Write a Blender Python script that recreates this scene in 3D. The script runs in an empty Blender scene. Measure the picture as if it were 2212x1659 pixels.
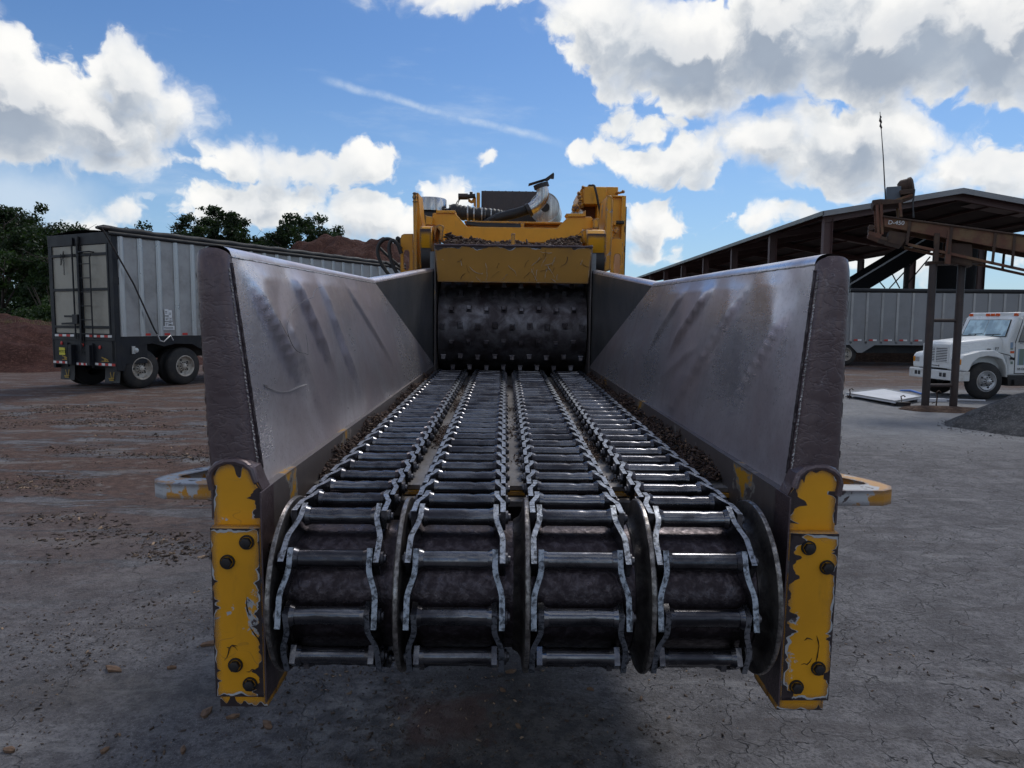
import bpy, math, random
import numpy as np
from mathutils import Vector, Matrix
from mathutils import noise as mn
random.seed(7); rng = np.random.default_rng(7)
S = bpy.context.scene
COL = S.collection
rad = math.radians

# ------------------------------------------------------------------ camera
FPX = 1533.7
TH, RO = rad(5.05), rad(0.4)
CF = np.array([0, math.cos(TH), -math.sin(TH)]); R0 = np.array([1., 0, 0]); U0 = np.cross(R0, CF)
CR = math.cos(RO)*R0 + math.sin(RO)*U0; CU = -math.sin(RO)*R0 + math.cos(RO)*U0
CAMP = np.array([0, 0, 1.85])
cam = bpy.data.objects.new('camera', bpy.data.cameras.new('camera')); COL.objects.link(cam)
cam.data.sensor_width = 36; cam.data.lens = 24.96; cam.data.clip_start = .05; cam.data.clip_end = 2000
m = Matrix.Identity(4)
for i in range(3):
    m[i][0] = CR[i]; m[i][1] = CU[i]; m[i][2] = -CF[i]; m[i][3] = CAMP[i]
cam.matrix_world = m
S.camera = cam
def ray(px, py): return CF + (px-1106)/FPX*CR + (829.5-py)/FPX*CU
def W(px, py, D): return Vector(CAMP + D*ray(px, py))
def G(px, py, z=0.):
    d = ray(px, py); t = (z-1.85)/d[2]; return Vector(CAMP + t*d)
# machine frame: its long axis rises 1.4 degrees away from the camera
AY = ray(1091, 657); AY = AY/np.linalg.norm(AY)
q = rad(.72); AX = CR*math.cos(q)-CU*math.sin(q); AX = AX-AY*AX.dot(AY); AX /= np.linalg.norm(AX); AZ = np.cross(AX, AY)
def mdir(px, py):
    d = ray(px, py); return np.array([d.dot(AX), d.dot(AY), d.dot(AZ)])
def M(px, py, Y):
    d = mdir(px, py); d = d*Y/d[1]; return float(d[0]), float(d[2])
def m2w(v): return Vector(CAMP + v[0]*AX + v[1]*AY + v[2]*AZ)
# pixel helpers for enlarged measurements of the photograph
def c1(x, y): return 756.1+x/3.151, 351+y/3.151
def c4(x, y): return 864.1+x/6.827, 367.2+y/6.827
def c5(x, y): return 1107.1+x/6.827, 367.2+y/6.827
def c3(x, y): return 1350.1+x*.43953, 216+y*.43953
def c2(x, y): return .29297*x, 405+.29297*y
def k4(x, y): return 1782.1+x*.21153, 621+y*.21153
def c6(x, y): return 1242.1+x/2.559, 540+y/2.559
def c7(x, y): return 324+x/2.6714, 513+y/2.6714

# ------------------------------------------------------------------ node helper
class NT:
    def __init__(s, tree): s.t = tree; s.n = tree.nodes; s.l = tree.links
    def node(s, typ, **kw):
        n = s.n.new(typ)
        for k, v in kw.items(): setattr(n, k, v)
        return n
    def put(s, sock, v):
        if hasattr(v, 'is_output'): s.l.new(v, sock)
        elif v is not None:
            if isinstance(v, (tuple, list)) and len(v) == 3 and sock.type == 'RGBA': v = (*v, 1)
            sock.default_value = v
    def math(s, op, a, b=0., c=None, clamp=False):
        n = s.node('ShaderNodeMath', operation=op, use_clamp=clamp); s.put(n.inputs[0], a); s.put(n.inputs[1], b)
        if c is not None: s.put(n.inputs[2], c)
        return n.outputs[0]
    def vm(s, op, a, b=None):
        n = s.node('ShaderNodeVectorMath', operation=op); s.put(n.inputs[0], a)
        if b is not None: s.put(n.inputs[1], b)
        return n.outputs['Value'] if op in ('LENGTH', 'DOT_PRODUCT', 'DISTANCE') else n.outputs[0]
    def noise(s, vec, scale, detail=4, rough=.55, dist=0., color=False):
        n = s.node('ShaderNodeTexNoise'); s.put(n.inputs['Vector'], vec); n.inputs['Scale'].default_value = scale
        n.inputs['Detail'].default_value = detail; n.inputs['Roughness'].default_value = rough; n.inputs['Distortion'].default_value = dist
        return n.outputs['Color' if color else 'Fac']
    def vor(s, vec, scale, feature='F1', out='Distance', rnd=1.):
        n = s.node('ShaderNodeTexVoronoi', feature=feature); s.put(n.inputs['Vector'], vec); n.inputs['Scale'].default_value = scale
        n.inputs['Randomness'].default_value = rnd
        return n.outputs[out]
    def step(s, v, a, b, inv=False):
        n = s.node('ShaderNodeMapRange', interpolation_type='SMOOTHSTEP'); s.put(n.inputs[0], v)
        n.inputs[1].default_value = a; n.inputs[2].default_value = b
        n.inputs[3].default_value = 1 if inv else 0; n.inputs[4].default_value = 0 if inv else 1
        return n.outputs[0]
    def lin(s, v, a, b, c, d):
        n = s.node('ShaderNodeMapRange'); s.put(n.inputs[0], v)
        for i, x in enumerate((a, b, c, d)): n.inputs[i+1].default_value = x
        return n.outputs[0]
    def mix(s, f, a, b, mode='MIX'):
        n = s.node('ShaderNodeMix', data_type='RGBA', blend_type=mode); s.put(n.inputs[0], f); s.put(n.inputs[6], a); s.put(n.inputs[7], b)
        return n.outputs[2]
    def mapv(s, vec, scale=(1, 1, 1), loc=(0, 0, 0), rot=(0, 0, 0)):
        n = s.node('ShaderNodeMapping'); s.put(n.inputs[0], vec); n.inputs['Scale'].default_value = scale; n.inputs['Location'].default_value = loc
        n.inputs['Rotation'].default_value = rot; return n.outputs[0]
    def bump(s, h, strength=.3, dist=.01, normal=None):
        n = s.node('ShaderNodeBump'); n.inputs['Strength'].default_value = strength; n.inputs['Distance'].default_value = dist
        s.put(n.inputs['Height'], h)
        if normal is not None: s.l.new(normal, n.inputs['Normal'])
        return n.outputs[0]
    def sep(s, v):
        n = s.node('ShaderNodeSeparateXYZ'); s.put(n.inputs[0], v); return n.outputs
    def comb(s, x=0., y=0., z=0.):
        n = s.node('ShaderNodeCombineXYZ'); s.put(n.inputs[0], x); s.put(n.inputs[1], y); s.put(n.inputs[2], z); return n.outputs[0]

# ------------------------------------------------------------------ sky
SUN_EL, SUN_AZ = rad(50), rad(28)          # azimuth measured from +Y towards +X
world = bpy.data.worlds.new("World"); S.world = world; world.use_nodes = True
t = NT(world.node_tree); t.n.clear()
sky = t.node('ShaderNodeTexSky', sky_type='NISHITA'); sky.sun_disc = False
sky.sun_elevation = SUN_EL; sky.sun_rotation = SUN_AZ; sky.air_density = 1.15; sky.dust_density = .35; sky.ozone_density = 3.2; sky.altitude = 50
SKY_STRENGTH = 0.10
gen = t.node('ShaderNodeTexCoord').outputs['Generated']
nrm = t.vm('NORMALIZE', gen)
sx, sy, sz = t.sep(nrm)[:3]
az = t.math('ARCTAN2', sx, sy); el = t.math('ARCSINE', sz)
AE = t.comb(az, el, 0.)
def pae(px, py):
    d = ray(px, py); d = d/np.linalg.norm(d); return math.atan2(d[0], d[1]), math.asin(d[2])
ELL = [(30,215,165,125),(210,255,200,90),(280,180,95,85),(370,240,95,70),(250,330,190,38),
       (510,350,95,38),(660,362,150,50),(790,352,80,48),(570,440,200,52),(790,470,110,48),
       (275,450,50,24),(165,485,75,26),
       (1020,-8,230,36),(1300,60,130,85),(1470,105,210,115),(1680,75,220,130),(1930,95,250,140),(2160,75,170,140),(1500,205,150,60),
       (1400,270,80,50),(1450,345,150,64),(1640,310,110,70),(1840,300,210,100),(2130,360,160,62),
       (1420,485,72,66),(1655,475,95,30),(955,425,80,28),(1250,332,38,22),(880,490,60,40),(1950,560,300,36),(1048,352,22,18),(1390,552,60,18)]
grp = bpy.data.node_groups.new('cloud_field', 'ShaderNodeTree')
grp.interface.new_socket('Vec', in_out='INPUT', socket_type='NodeSocketVector')
grp.interface.new_socket('F', in_out='OUTPUT', socket_type='NodeSocketFloat')
g = NT(grp); gi = g.node('NodeGroupInput'); go = g.node('NodeGroupOutput')
w1 = g.noise(gi.outputs[0], 10., 4, .6, color=True)
wv = g.vm('MULTIPLY', g.vm('SUBTRACT', w1, (.5, .5, .5)), (.085, .065, 0))
pv = g.vm('ADD', gi.outputs[0], wv)
acc = None
for (cx, cy, rx, ry) in ELL:
    a, e = pae(cx, cy); kx = FPX/rx/max(math.cos(a)**2, .5); ky = FPX/ry/max(math.cos(e)**2, .5); sz_ = .25+.75*min(rx, ry)/75
    n = g.node('ShaderNodeVectorMath', operation='MULTIPLY_ADD'); g.put(n.inputs[0], pv); n.inputs[1].default_value = (kx, ky, 0); n.inputs[2].default_value = (-a*kx, -e*ky, 0)
    v = g.math('MULTIPLY_ADD', g.vm('LENGTH', n.outputs[0]), -sz_, sz_)
    acc = v if acc is None else g.math('MAXIMUM', acc, v)
s3 = g.sep(gi.outputs[0])
outm = g.math('MAXIMUM', g.step(g.math('ABSOLUTE', s3[0]), .66, .80), g.step(s3[1], .50, .62))
gen3 = g.math('MULTIPLY', g.math('SUBTRACT', g.noise(gi.outputs[0], 2.3, 1, .5), .50), 5.5)
gen4 = g.math('SUBTRACT', gen3, g.math('MULTIPLY', g.math('SUBTRACT', 1., outm), 6.))
base = g.math('MAXIMUM', acc, gen4)
fb = g.math('SUBTRACT', g.noise(pv, 13., 6, .60), .5)
fb2 = g.math('SUBTRACT', g.vor(pv, 34., 'F1'), .42)
F = g.math('ADD', base, g.math('ADD', g.math('MULTIPLY', fb, 2.1), g.math('MULTIPLY', fb2, -.42)))
g.l.new(F, go.inputs[0])
def field(vec):
    n = t.node('ShaderNodeGroup'); n.node_tree = grp; t.put(n.inputs[0], vec); return n.outputs[0]
f0 = field(AE)
f1 = field(t.vm('ADD', AE, (.006, .030, 0)))
wsp = t.step(t.noise(AE, 6.5, 3, .6), .46, .60)
alpha = t.math('ADD', t.math('MULTIPLY', t.step(f0, -.14, .14), t.math('SUBTRACT', 1., wsp)), t.math('MULTIPLY', t.step(f0, -.30, .55), wsp))
thick = t.math('ADD', t.math('MULTIPLY', f0, .40), t.math('MULTIPLY', f1, .60))
shade = t.step(thick, .0, 1.05)
rim = t.step(t.math('SUBTRACT', f0, f1), .0, .55)
nb = t.noise(AE, 9, 4, .55)
ccol = t.mix(shade, (8.9, 8.9, 8.7), (3.2, 3.75, 4.6))
ccol = t.mix(t.math('MULTIPLY', rim, .62), ccol, (9.4, 9.3, 9.1))
ccol = t.mix(t.math('MULTIPLY', t.step(nb, .4, .65), .30), ccol, (4.4, 5.1, 6.0))
# contrail and thin high cloud
(a0, e0), (a1, e1) = pae(690, 168), pae(1190, 305)
dx, dy = a1-a0, e1-e0; L = math.hypot(dx, dy)
q0 = t.vm('SUBTRACT', AE, (a0, e0, 0))
wob = t.vm('MULTIPLY', t.vm('SUBTRACT', t.noise(AE, 14, 4, .6, color=True), (.5, .5, .5)), (.012, .016, 0))
q0 = t.vm('ADD', q0, wob)
u = t.vm('DOT_PRODUCT', q0, (dx/L/L, dy/L/L, 0)); vv = t.math('ABSOLUTE', t.math('ADD', t.vm('DOT_PRODUCT', q0, (-dy/L, dx/L, 0)), t.math('MULTIPLY', t.math('MULTIPLY', u, t.math('SUBTRACT', 1., u)), -.012)))
trail = t.math('MULTIPLY', t.math('MULTIPLY', t.step(u, -.02, .08), t.step(u, .9, 1.12, True)), t.math('MULTIPLY', t.step(vv, .0, .0075, True), t.lin(t.noise(AE, 30, 5, .7), .3, .6, .25, 1.)))
cir = t.math('MULTIPLY', t.step(t.noise(t.mapv(AE, (2.2, 9, 1), rot=(0, 0, .35)), 1.6, 7, .62), .52, .78), .33)
ca, ce = pae(50, 430)
cirL = t.math('MULTIPLY', t.step(t.vm('LENGTH', t.vm('MULTIPLY', t.vm('SUBTRACT', t.vm('ADD', AE, t.vm('MULTIPLY', wob, (4, 3, 0))), (ca, ce, 0)), (9, 20, 0))), .1, 1.1, True), .6)
hazef = t.math('MULTIPLY', t.step(el, -.05, .38, True), .48)
skyc = t.mix(1., sky.outputs[0], (.54, .71, .92), 'MULTIPLY')
skyc = t.mix(hazef, skyc, (4.0, 5.8, 7.8))
skyc = t.mix(t.math('MAXIMUM', t.math('MULTIPLY', trail, .45), t.math('MAXIMUM', cir, cirL)), skyc, (6.8, 7.6, 8.4))
skyc = t.mix(alpha, skyc, ccol)
gnd = t.step(el, -.03, .0, True)
skyc = t.mix(gnd, skyc, (1.3, 1.35, 1.45))
bg = t.node('ShaderNodeBackground'); t.put(bg.inputs[0], skyc); bg.inputs[1].default_value = SKY_STRENGTH
wo = t.node('ShaderNodeOutputWorld'); t.l.new(bg.outputs[0], wo.inputs[0])
world.cycles.sampling_method = 'MANUAL'; world.cycles.sample_map_resolution = 512
# ------------------------------------------------------------------ sun
sd = bpy.data.lights.new('sun', 'SUN'); sd.energy = 1.5; sd.angle = rad(14); sd.color = (1, .955, .88)
so = bpy.data.objects.new('sun', sd); COL.objects.link(so)
dirv = Vector((math.sin(SUN_AZ)*math.cos(SUN_EL), math.cos(SUN_AZ)*math.cos(SUN_EL), math.sin(SUN_EL)))
so.rotation_euler = dirv.to_track_quat('Z', 'Y').to_euler(); so.location = dirv*60
# ------------------------------------------------------------------ exposure
S.view_settings.view_transform = 'Standard'; S.view_settings.look = 'None'
S.view_settings.exposure = 0.12; S.view_settings.gamma = 1; S.view_settings.use_curve_mapping = False
S.cycles.use_denoising = True; S.cycles.max_bounces = 6; S.cycles.diffuse_bounces = 3; S.cycles.glossy_bounces = 3; S.cycles.transmission_bounces = 4
S.cycles.use_adaptive_sampling = True; S.cycles.adaptive_threshold = .02; S.cycles.caustics_reflective = False; S.cycles.caustics_refractive = False
S.cycles.transparent_max_bounces = 8; S.cycles.sample_clamp_indirect = 4

# ------------------------------------------------------------------ materials
MATS = {}
def base_mat(name):
    mt = bpy.data.materials.new(name); mt.use_nodes = True; t = NT(mt.node_tree)
    bs = t.n['Principled BSDF']; MATS[name] = mt; return mt, t, bs
def co(t, kind='Object'): return t.node('ShaderNodeTexCoord').outputs[kind]
def wpos(t): return t.node('ShaderNodeNewGeometry').outputs['Position']
def simple(name, col, rough=.6, metal=0., var=.25, scale=6., bump=.15, dirt=None, dirt_amt=.4, fine=60., bd=.004, spec=.5):
    """a plain surface with mottling, grime patches and fine relief"""
    mt, t, bs = base_mat(name); p = wpos(t)
    n1 = t.noise(p, scale, 5, .6); n2 = t.noise(p, fine, 3, .6)
    c = t.mix(1., (*col, 1), t.mix(t.lin(n1, .25, .75, 0, 1), (1-var,)*3, (1+var,)*3), 'MULTIPLY')
    if dirt is not None:
        c = t.mix(t.math('MULTIPLY', t.step(t.noise(p, scale*.6, 6, .7), .45, .66), dirt_amt), c, dirt)
    t.put(bs.inputs['Base Color'], c); bs.inputs['Metallic'].default_value = metal
    t.put(bs.inputs['Roughness'], t.lin(n1, .2, .8, max(rough-.14, .05), min(rough+.14, 1)))
    bs.inputs['Specular IOR Level'].default_value = spec
    if bump: t.put(bs.inputs['Normal'], t.bump(t.math('ADD', n2, n1), bump, bd))
    return mt
def edge_mask(t, radius, samples=4):
    bv = t.node('ShaderNodeBevel', samples=samples); bv.inputs['Radius'].default_value = radius
    ge = t.node('ShaderNodeNewGeometry')
    return t.math('SUBTRACT', 1., t.vm('DOT_PRODUCT', bv.outputs[0], ge.outputs['Normal']))
def paint(name, col, under=(.055, .040, .042), primer=(.42, .43, .45), amt=.5, scale=9., edge=.022, rough=.42, edge_w=.8, pw=0.):
    """worn machine paint: chips down to dark steel with a rim of pale primer, more wear near edges"""
    mt, t, bs = base_mat(name); p = wpos(t)
    n1 = t.noise(p, scale, 8, .62, .3); n3 = t.noise(t.mapv(p, (1, 1, .35)), 26, 4, .7)
    em = t.math('MULTIPLY', t.step(edge_mask(t, edge), .0, .16), edge_w)
    fac = t.math('ADD', t.math('ADD', n1, t.math('MULTIPLY', em, .40)), t.math('MULTIPLY', n3, .10))
    th = 1.0-.30*amt
    scr = t.step(t.math('ABSOLUTE', t.math('SUBTRACT', t.noise(t.mapv(p, (1, 1, 1.6), rot=(.3, .2, .8)), 5.5, 2, .4), .5)), .0, .0045, True)
    scr = t.math('MULTIPLY', scr, t.step(t.noise(p, 3.3, 2, .5), .60, .66)); scr = t.math('MULTIPLY', scr, .4)
    chip = t.step(fac, th-.12, th-.105); prim = t.step(fac, th-.155-pw, th-.14-pw)
    y = t.mix(t.lin(t.noise(p, 3, 5, .6), .3, .7, 0, .5), (*col, 1), tuple(c*.62 for c in col)+(1,))
    y = t.mix(t.math('MULTIPLY', t.step(t.noise(t.mapv(p, (1, 1, .25)), 14, 5, .7), .55, .8), .35), y, (.16, .085, .03, 1))
    c = t.mix(prim, y, primer); dark = t.math('MAXIMUM', chip, scr)
    uc = t.mix(n3, under, tuple(c*1.9 for c in under))
    c = t.mix(dark, c, uc)
    t.put(bs.inputs['Base Color'], c)
    t.put(bs.inputs['Roughness'], t.mix(dark, (rough,)*3, (.5,)*3)); t.put(bs.inputs['Metallic'], t.math('MULTIPLY', dark, .4))
    t.put(bs.inputs['Normal'], t.bump(t.math('ADD', t.math('MULTIPLY', t.math('SUBTRACT', 1., dark), .6), t.math('MULTIPLY', t.noise(p, 90, 3, .6), .2)), .35, .003))
    return mt
def steel(name, dark, light, rough=.36, metal=.85, scale=3., streak=(1, 1, .25), b=.12, lo=.35, hi=.65, rv=.12):
    mt, t, bs = base_mat(name); p = wpos(t)
    n1 = t.noise(t.mapv(p, streak), scale, 7, .62, .4); n2 = t.noise(p, 70, 3, .65); n4 = t.noise(t.mapv(p, (1, .12, 1)), 60, 3, .7)
    c = t.mix(t.step(n1, lo, hi), dark, light); c = t.mix(t.math('MULTIPLY', t.step(n2, .5, .75), .35), c, tuple(x*.45 for x in dark))
    t.put(bs.inputs['Base Color'], c); bs.inputs['Metallic'].default_value = metal
    t.put(bs.inputs['Roughness'], t.math('ADD', t.lin(n1, .3, .7, rough+rv, rough-rv), t.math('MULTIPLY', t.math('SUBTRACT', n4, .5), .12)))
    t.put(bs.inputs['Normal'], t.bump(t.math('ADD', t.math('MULTIPLY', n2, .6), t.noise(p, 9, 4, .6)), b, .006))
    return mt
YEL = (.74, .335, .008)
paint('yellow_paint', YEL, amt=.30)
paint('yellow_worn', YEL, amt=.55, scale=8., edge=.042, edge_w=1.15)
paint('yellow_scratched', (.36, .165, .012), amt=.32, scale=11., edge=.03)
paint('lug_paint', (.55, .25, .02), amt=.75, scale=9, edge=.03, edge_w=1.0, pw=.085)
steel('wing_steel', (.46, .40, .42), (.70, .67, .71), rough=.32, metal=.78, scale=1.5, streak=(1, 1.0, .8), b=.05, rv=.10)
paint('side_wall_paint', (.50, .25, .02), under=(.085, .072, .070), primer=(.20, .185, .17), amt=1.42, scale=3.2, edge=.02)
steel('panel_steel', (.10, .105, .115), (.19, .19, .20), rough=.42, metal=.7, scale=1.2, streak=(1, 1, .5), b=.1)
steel('chain_steel', (.05, .05, .06), (.16, .155, .165), rough=.44, metal=.9, scale=14, streak=(1, 1, 1), b=.25)
steel('polished_edge', (.07, .075, .085), (.31, .335, .38), rough=.47, metal=1., scale=60, streak=(1, 1, 1), b=.5, lo=.36, hi=.56)
steel('barrel_steel', (.045, .044, .052), (.20, .20, .215), rough=.24, metal=.95, scale=10, streak=(.4, 1, 1), b=.07)
steel('drum_steel', (.030, .022, .026), (.080, .066, .074), rough=.36, metal=.78, scale=38, streak=(1, 1, 1), b=.5, lo=.40, hi=.68)
steel('flange_rim', (.10, .09, .085), (.34, .32, .31), rough=.38, metal=.9, scale=40, streak=(1, 1, 1), b=.4)  # paler than the flange face: the rim's highlight is put into the colour
steel('flange_steel', (.035, .030, .031), (.12, .11, .105), rough=.45, metal=.75, scale=12, streak=(1, 1, 1), b=.35)
steel('wheel_steel', (.055, .044, .048), (.20, .19, .205), rough=.48, metal=.65, scale=6.5, streak=(1, 1, 1), b=.3, lo=.36, hi=.74)
steel('stainless', (.36, .36, .36), (.62, .62, .62), rough=.30, metal=1., scale=5, streak=(4, 4, .3), b=.05)
steel('floor_plate', (.09, .08, .075), (.25, .235, .23), rough=.5, metal=.45, scale=5, streak=(1, .3, 1), b=.2)
simple('shade_black', (.007, .007, .008), .8, 0, .3, 4, .1, spec=.1)  # near-black colour carries the shade under the shed roof
simple('bare_dark', (.040, .028, .030), .5, .3, .35, 30, .3, fine=150)
simple('primer_grey', (.40, .41, .43), .6, 0, .15, 40, .1)
simple('bolt_metal', (.030, .027, .028), .55, .5, .3, 40, .2, fine=200)
simple('black_rubber', (.018, .018, .02), .55, 0, .3, 10, .3)
simple('black_frame', (.012, .014, .019), .5, .0, .3, 3, .1, (.045, .04, .035), .3, spec=.35)
simple('dark_iron', (.03, .03, .032), .5, .4, .3, 8, .2, (.07, .04, .03), .5)
simple('radiator_fin', (.085, .075, .08), .5, .3, .2, 10, .1)
simple('radiator_grey', (.018, .016, .018), .55, .2, .2, 10, .2)
simple('white_paint', (.74, .76, .76), .32, 0, .04, 2, .02, (.45, .42, .36), .22)
simple('bumper_white', (.66, .67, .66), .45, 0, .06, 3, .04, (.30, .22, .15), .5)
simple('tyre_rubber', (.020, .020, .021), .8, 0, .3, 5, .3, (.07, .06, .05), .4)
simple('rim_paint', (.46, .43, .38), .5, .1, .2, 8, .1, (.16, .12, .09), .7)
simple('alu_rim', (.55, .56, .57), .4, .6, .1, 6, .1, (.2, .17, .14), .5)
simple('aluminium', (.36, .36, .36), .48, .35, .10, .7, .06, (.17, .165, .155), .6, fine=20)
simple('alu_far', (.25, .255, .265), .55, .25, .14, .6, .05, (.17, .17, .175), .5, fine=20)
simple('door_alu', (.34, .32, .275), .5, .25, .12, 1.2, .05, (.17, .155, .13), .5)
simple('alu_bright', (.44, .45, .46), .35, .6, .08, 3, .05)
simple('tarp_black', (.013, .014, .016), .7, 0, .3, 3, .3)
simple('red_paint', (.5, .03, .025), .4, 0, .1, 8, 0)
simple('orange_lens', (.65, .10, .02), .25, 0, .1, 8, 0)
simple('amber_lens', (.60, .22, .01), .2, 0, .15, 14, .1)
simple('lamp_glass', (.5, .52, .52), .1, .3, .15, 14, .1)
simple('reflect_white', (.7, .7, .7), .4, 0, .1, 8, 0)
simple('plate_yellow', (.6, .55, .05), .5, 0, .1, 8, 0)
simple('logo_gold', (.35, .22, .03), .5, 0, .1, 8, 0)
simple('decal_white', (.7, .72, .74), .5, 0, .05, 8, 0)
simple('decal_green', (.16, .22, .18), .5, 0, .05, 8, 0)
simple('decal_blue', (.24, .34, .46), .5, 0, .05, 8, 0)
simple('ink_black', (.02, .02, .02), .5, 0, .05, 8, 0)
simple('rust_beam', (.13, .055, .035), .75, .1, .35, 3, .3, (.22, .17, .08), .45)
simple('rust_dark', (.060, .035, .026), .8, .1, .35, 5, .3, (.12, .08, .05), .4)
simple('post_brown', (.045, .034, .034), .55, .2, .3, 3, .2, (.09, .06, .05), .4)
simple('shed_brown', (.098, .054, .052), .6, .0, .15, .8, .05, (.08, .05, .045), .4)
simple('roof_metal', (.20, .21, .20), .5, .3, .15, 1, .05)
simple('roof_shade', (.022, .022, .025), .7, .0, .2, 1, .05)  # shade below the roof painted into the underside's colour
simple('box_grey', (.10, .12, .15), .5, .2, .1, 4, .05)
simple('blue_strap', (.02, .12, .45), .6, 0, .2, 6, .1)
simple('sheet_white', (.72, .74, .78), .35, .1, .06, 1.5, .05, (.5, .5, .5), .3)
simple('bark', (.07, .055, .045), .9, 0, .3, 6, .5)
simple('wire', (.015, .015, .017), .6, 0, .1, 6, 0)
simple('interior', (.03, .03, .032), .7, 0, .2, 6, 0)
def glass_mat(name, col, rough):
    mt, t, bs = base_mat(name); p = wpos(t)
    n = t.noise(p, 2.4, 4, .6)
    t.put(bs.inputs['Base Color'], t.mix(t.step(n, .4, .62), col, tuple(min(1, c*1.7) for c in col)))
    t.put(bs.inputs['Roughness'], t.lin(n, .3, .7, rough, rough+.12)); bs.inputs['Specular IOR Level'].default_value = 1.
    bs.inputs['Coat Weight'].default_value = .6; bs.inputs['Coat Roughness'].default_value = .05
glass_mat('windshield_glass', (.36, .46, .47), .10)  # pale base colour stands in for the sky mirrored in the glass
glass_mat('side_glass', (.03, .045, .06), .08)
def chips(name, cols, rough=.85):
    mt, t, bs = base_mat(name)
    ri = t.node('ShaderNodeNewGeometry').outputs['Random Per Island']
    c = t.mix(t.lin(ri, 0, 1, 0, 1), cols[0], cols[1]); c = t.mix(t.step(ri, .86, .97), c, cols[2])
    c = t.mix(t.lin(t.noise(wpos(t), 45, 3, .6), .3, .7, 0, .5), c, tuple(x*.5 for x in cols[0]))
    t.put(bs.inputs['Base Color'], c); bs.inputs['Roughness'].default_value = rough
    return mt
chips('bark_chips', ((.040, .022, .018), (.10, .056, .040), (.22, .14, .09)))
chips('ground_chips', ((.050, .036, .030), (.115, .078, .058), (.42, .29, .19)))
chips('fallen_chips', ((.11, .068, .045), (.22, .13, .08), (.42, .29, .19)))
def leafmat(name, a, b):
    mt, t, bs = base_mat(name)
    ri = t.node('ShaderNodeNewGeometry').outputs['Random Per Island']
    n = t.noise(wpos(t), .55, 3, .6)
    c = t.mix(ri, a, b); c = t.mix(t.step(n, .42, .66), c, tuple(x*1.5 for x in b))
    t.put(bs.inputs['Base Color'], c); bs.inputs['Roughness'].default_value = .55
    bs.inputs['Specular IOR Level'].default_value = .3
    tr = t.node('ShaderNodeBsdfTranslucent'); t.put(tr.inputs[0], t.mix(1., c, (1.1, 1.3, .5), 'MULTIPLY'))
    mx = t.node('ShaderNodeMixShader'); mx.inputs[0].default_value = .3
    t.l.new(bs.outputs[0], mx.inputs[1]); t.l.new(tr.outputs[0], mx.inputs[2]); t.l.new(mx.outputs[0], t.n['Material Output'].inputs[0])
leafmat('leaf_dark', (.012, .022, .010), (.026, .044, .018))
leafmat('leaf_mid', (.022, .042, .018), (.045, .075, .028))
leafmat('dry_grass', (.11, .085, .06), (.17, .135, .095))
def pile(name, a, b, c3_, scale=6., bd=.05):
    mt, t, bs = base_mat(name); p = wpos(t)
    n = t.noise(p, scale*.35, 8, .7); v = t.vor(p, scale*3.0, 'F1', 'Color'); n2 = t.noise(p, scale*7, 4, .7)
    c = t.mix(t.step(n, .35, .65), a, b); c = t.mix(t.math('MULTIPLY', t.step(t.sep(v)[0], .6, 1), .6), c, c3_)
    c = t.mix(t.math('MULTIPLY', t.step(n2, .35, .6, True), .6), c, tuple(x*.35 for x in a))
    t.put(bs.inputs['Base Color'], c); bs.inputs['Roughness'].default_value = .95; bs.inputs['Specular IOR Level'].default_value = .2
    t.put(bs.inputs['Normal'], t.bump(t.math('ADD', t.noise(p, scale*2, 6, .75), t.math('MULTIPLY', n2, .4)), .9, bd))
pile('mulch_red', (.055, .022, .018), (.105, .045, .036), (.16, .08, .06), 5., .12)
pile('mulch_brown', (.06, .038, .030), (.11, .068, .05), (.18, .12, .085), 5., .06)
pile('gravel_grey', (.060, .061, .065), (.115, .115, .12), (.21, .21, .22), 14., .03)
# wing edge roll: wrinkled, purple-brown skin, bare along the outer side
mt, t, bs = base_mat('edge_roll'); p = wpos(t)
wr = t.noise(t.mapv(p, (7, 7, 13), rot=(.45, .35, 0)), 1.9, 3, .5, 1.0)
rid = t.math('ABSOLUTE', t.math('SUBTRACT', wr, .5)); msk = t.step(t.noise(p, 5, 2, .5), .42, .58)
wr2 = t.math('ABSOLUTE', t.math('SUBTRACT', t.noise(t.mapv(p, (9, 9, 16), rot=(-.5, .3, 0)), 1.6, 3, .5, .8), .5))
b1 = t.noise(p, 9, 6, .65)
c = t.mix(t.step(b1, .35, .7), (.098, .070, .077), (.130, .098, .105)); c = t.mix(t.math('MULTIPLY', t.step(rid, .0, .010, True), .55), c, (.045, .034, .038))
c = t.mix(t.math('MULTIPLY', t.math('MULTIPLY', t.step(wr2, 0., .012, True), msk), .4), c, (.26, .23, .24))
c = t.mix(t.step(t.noise(p, 120, 2, .5), .74, .80), c, (.35, .33, .33))
t.put(bs.inputs['Base Color'], c); bs.inputs['Metallic'].default_value = .45; t.put(bs.inputs['Roughness'], t.lin(b1, .3, .7, .40, .28))
t.put(bs.inputs['Normal'], t.bump(t.math('ADD', t.math('MULTIPLY', t.step(rid, 0, .05), .38), t.math('MULTIPLY', t.math('MULTIPLY', t.step(wr2, 0, .06), msk), .5)), .22, .005))
steel('bare_peel', (.20, .18, .17), (.50, .48, .47), rough=.4, metal=.6, scale=30, streak=(1, 1, .3), b=.6)
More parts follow.
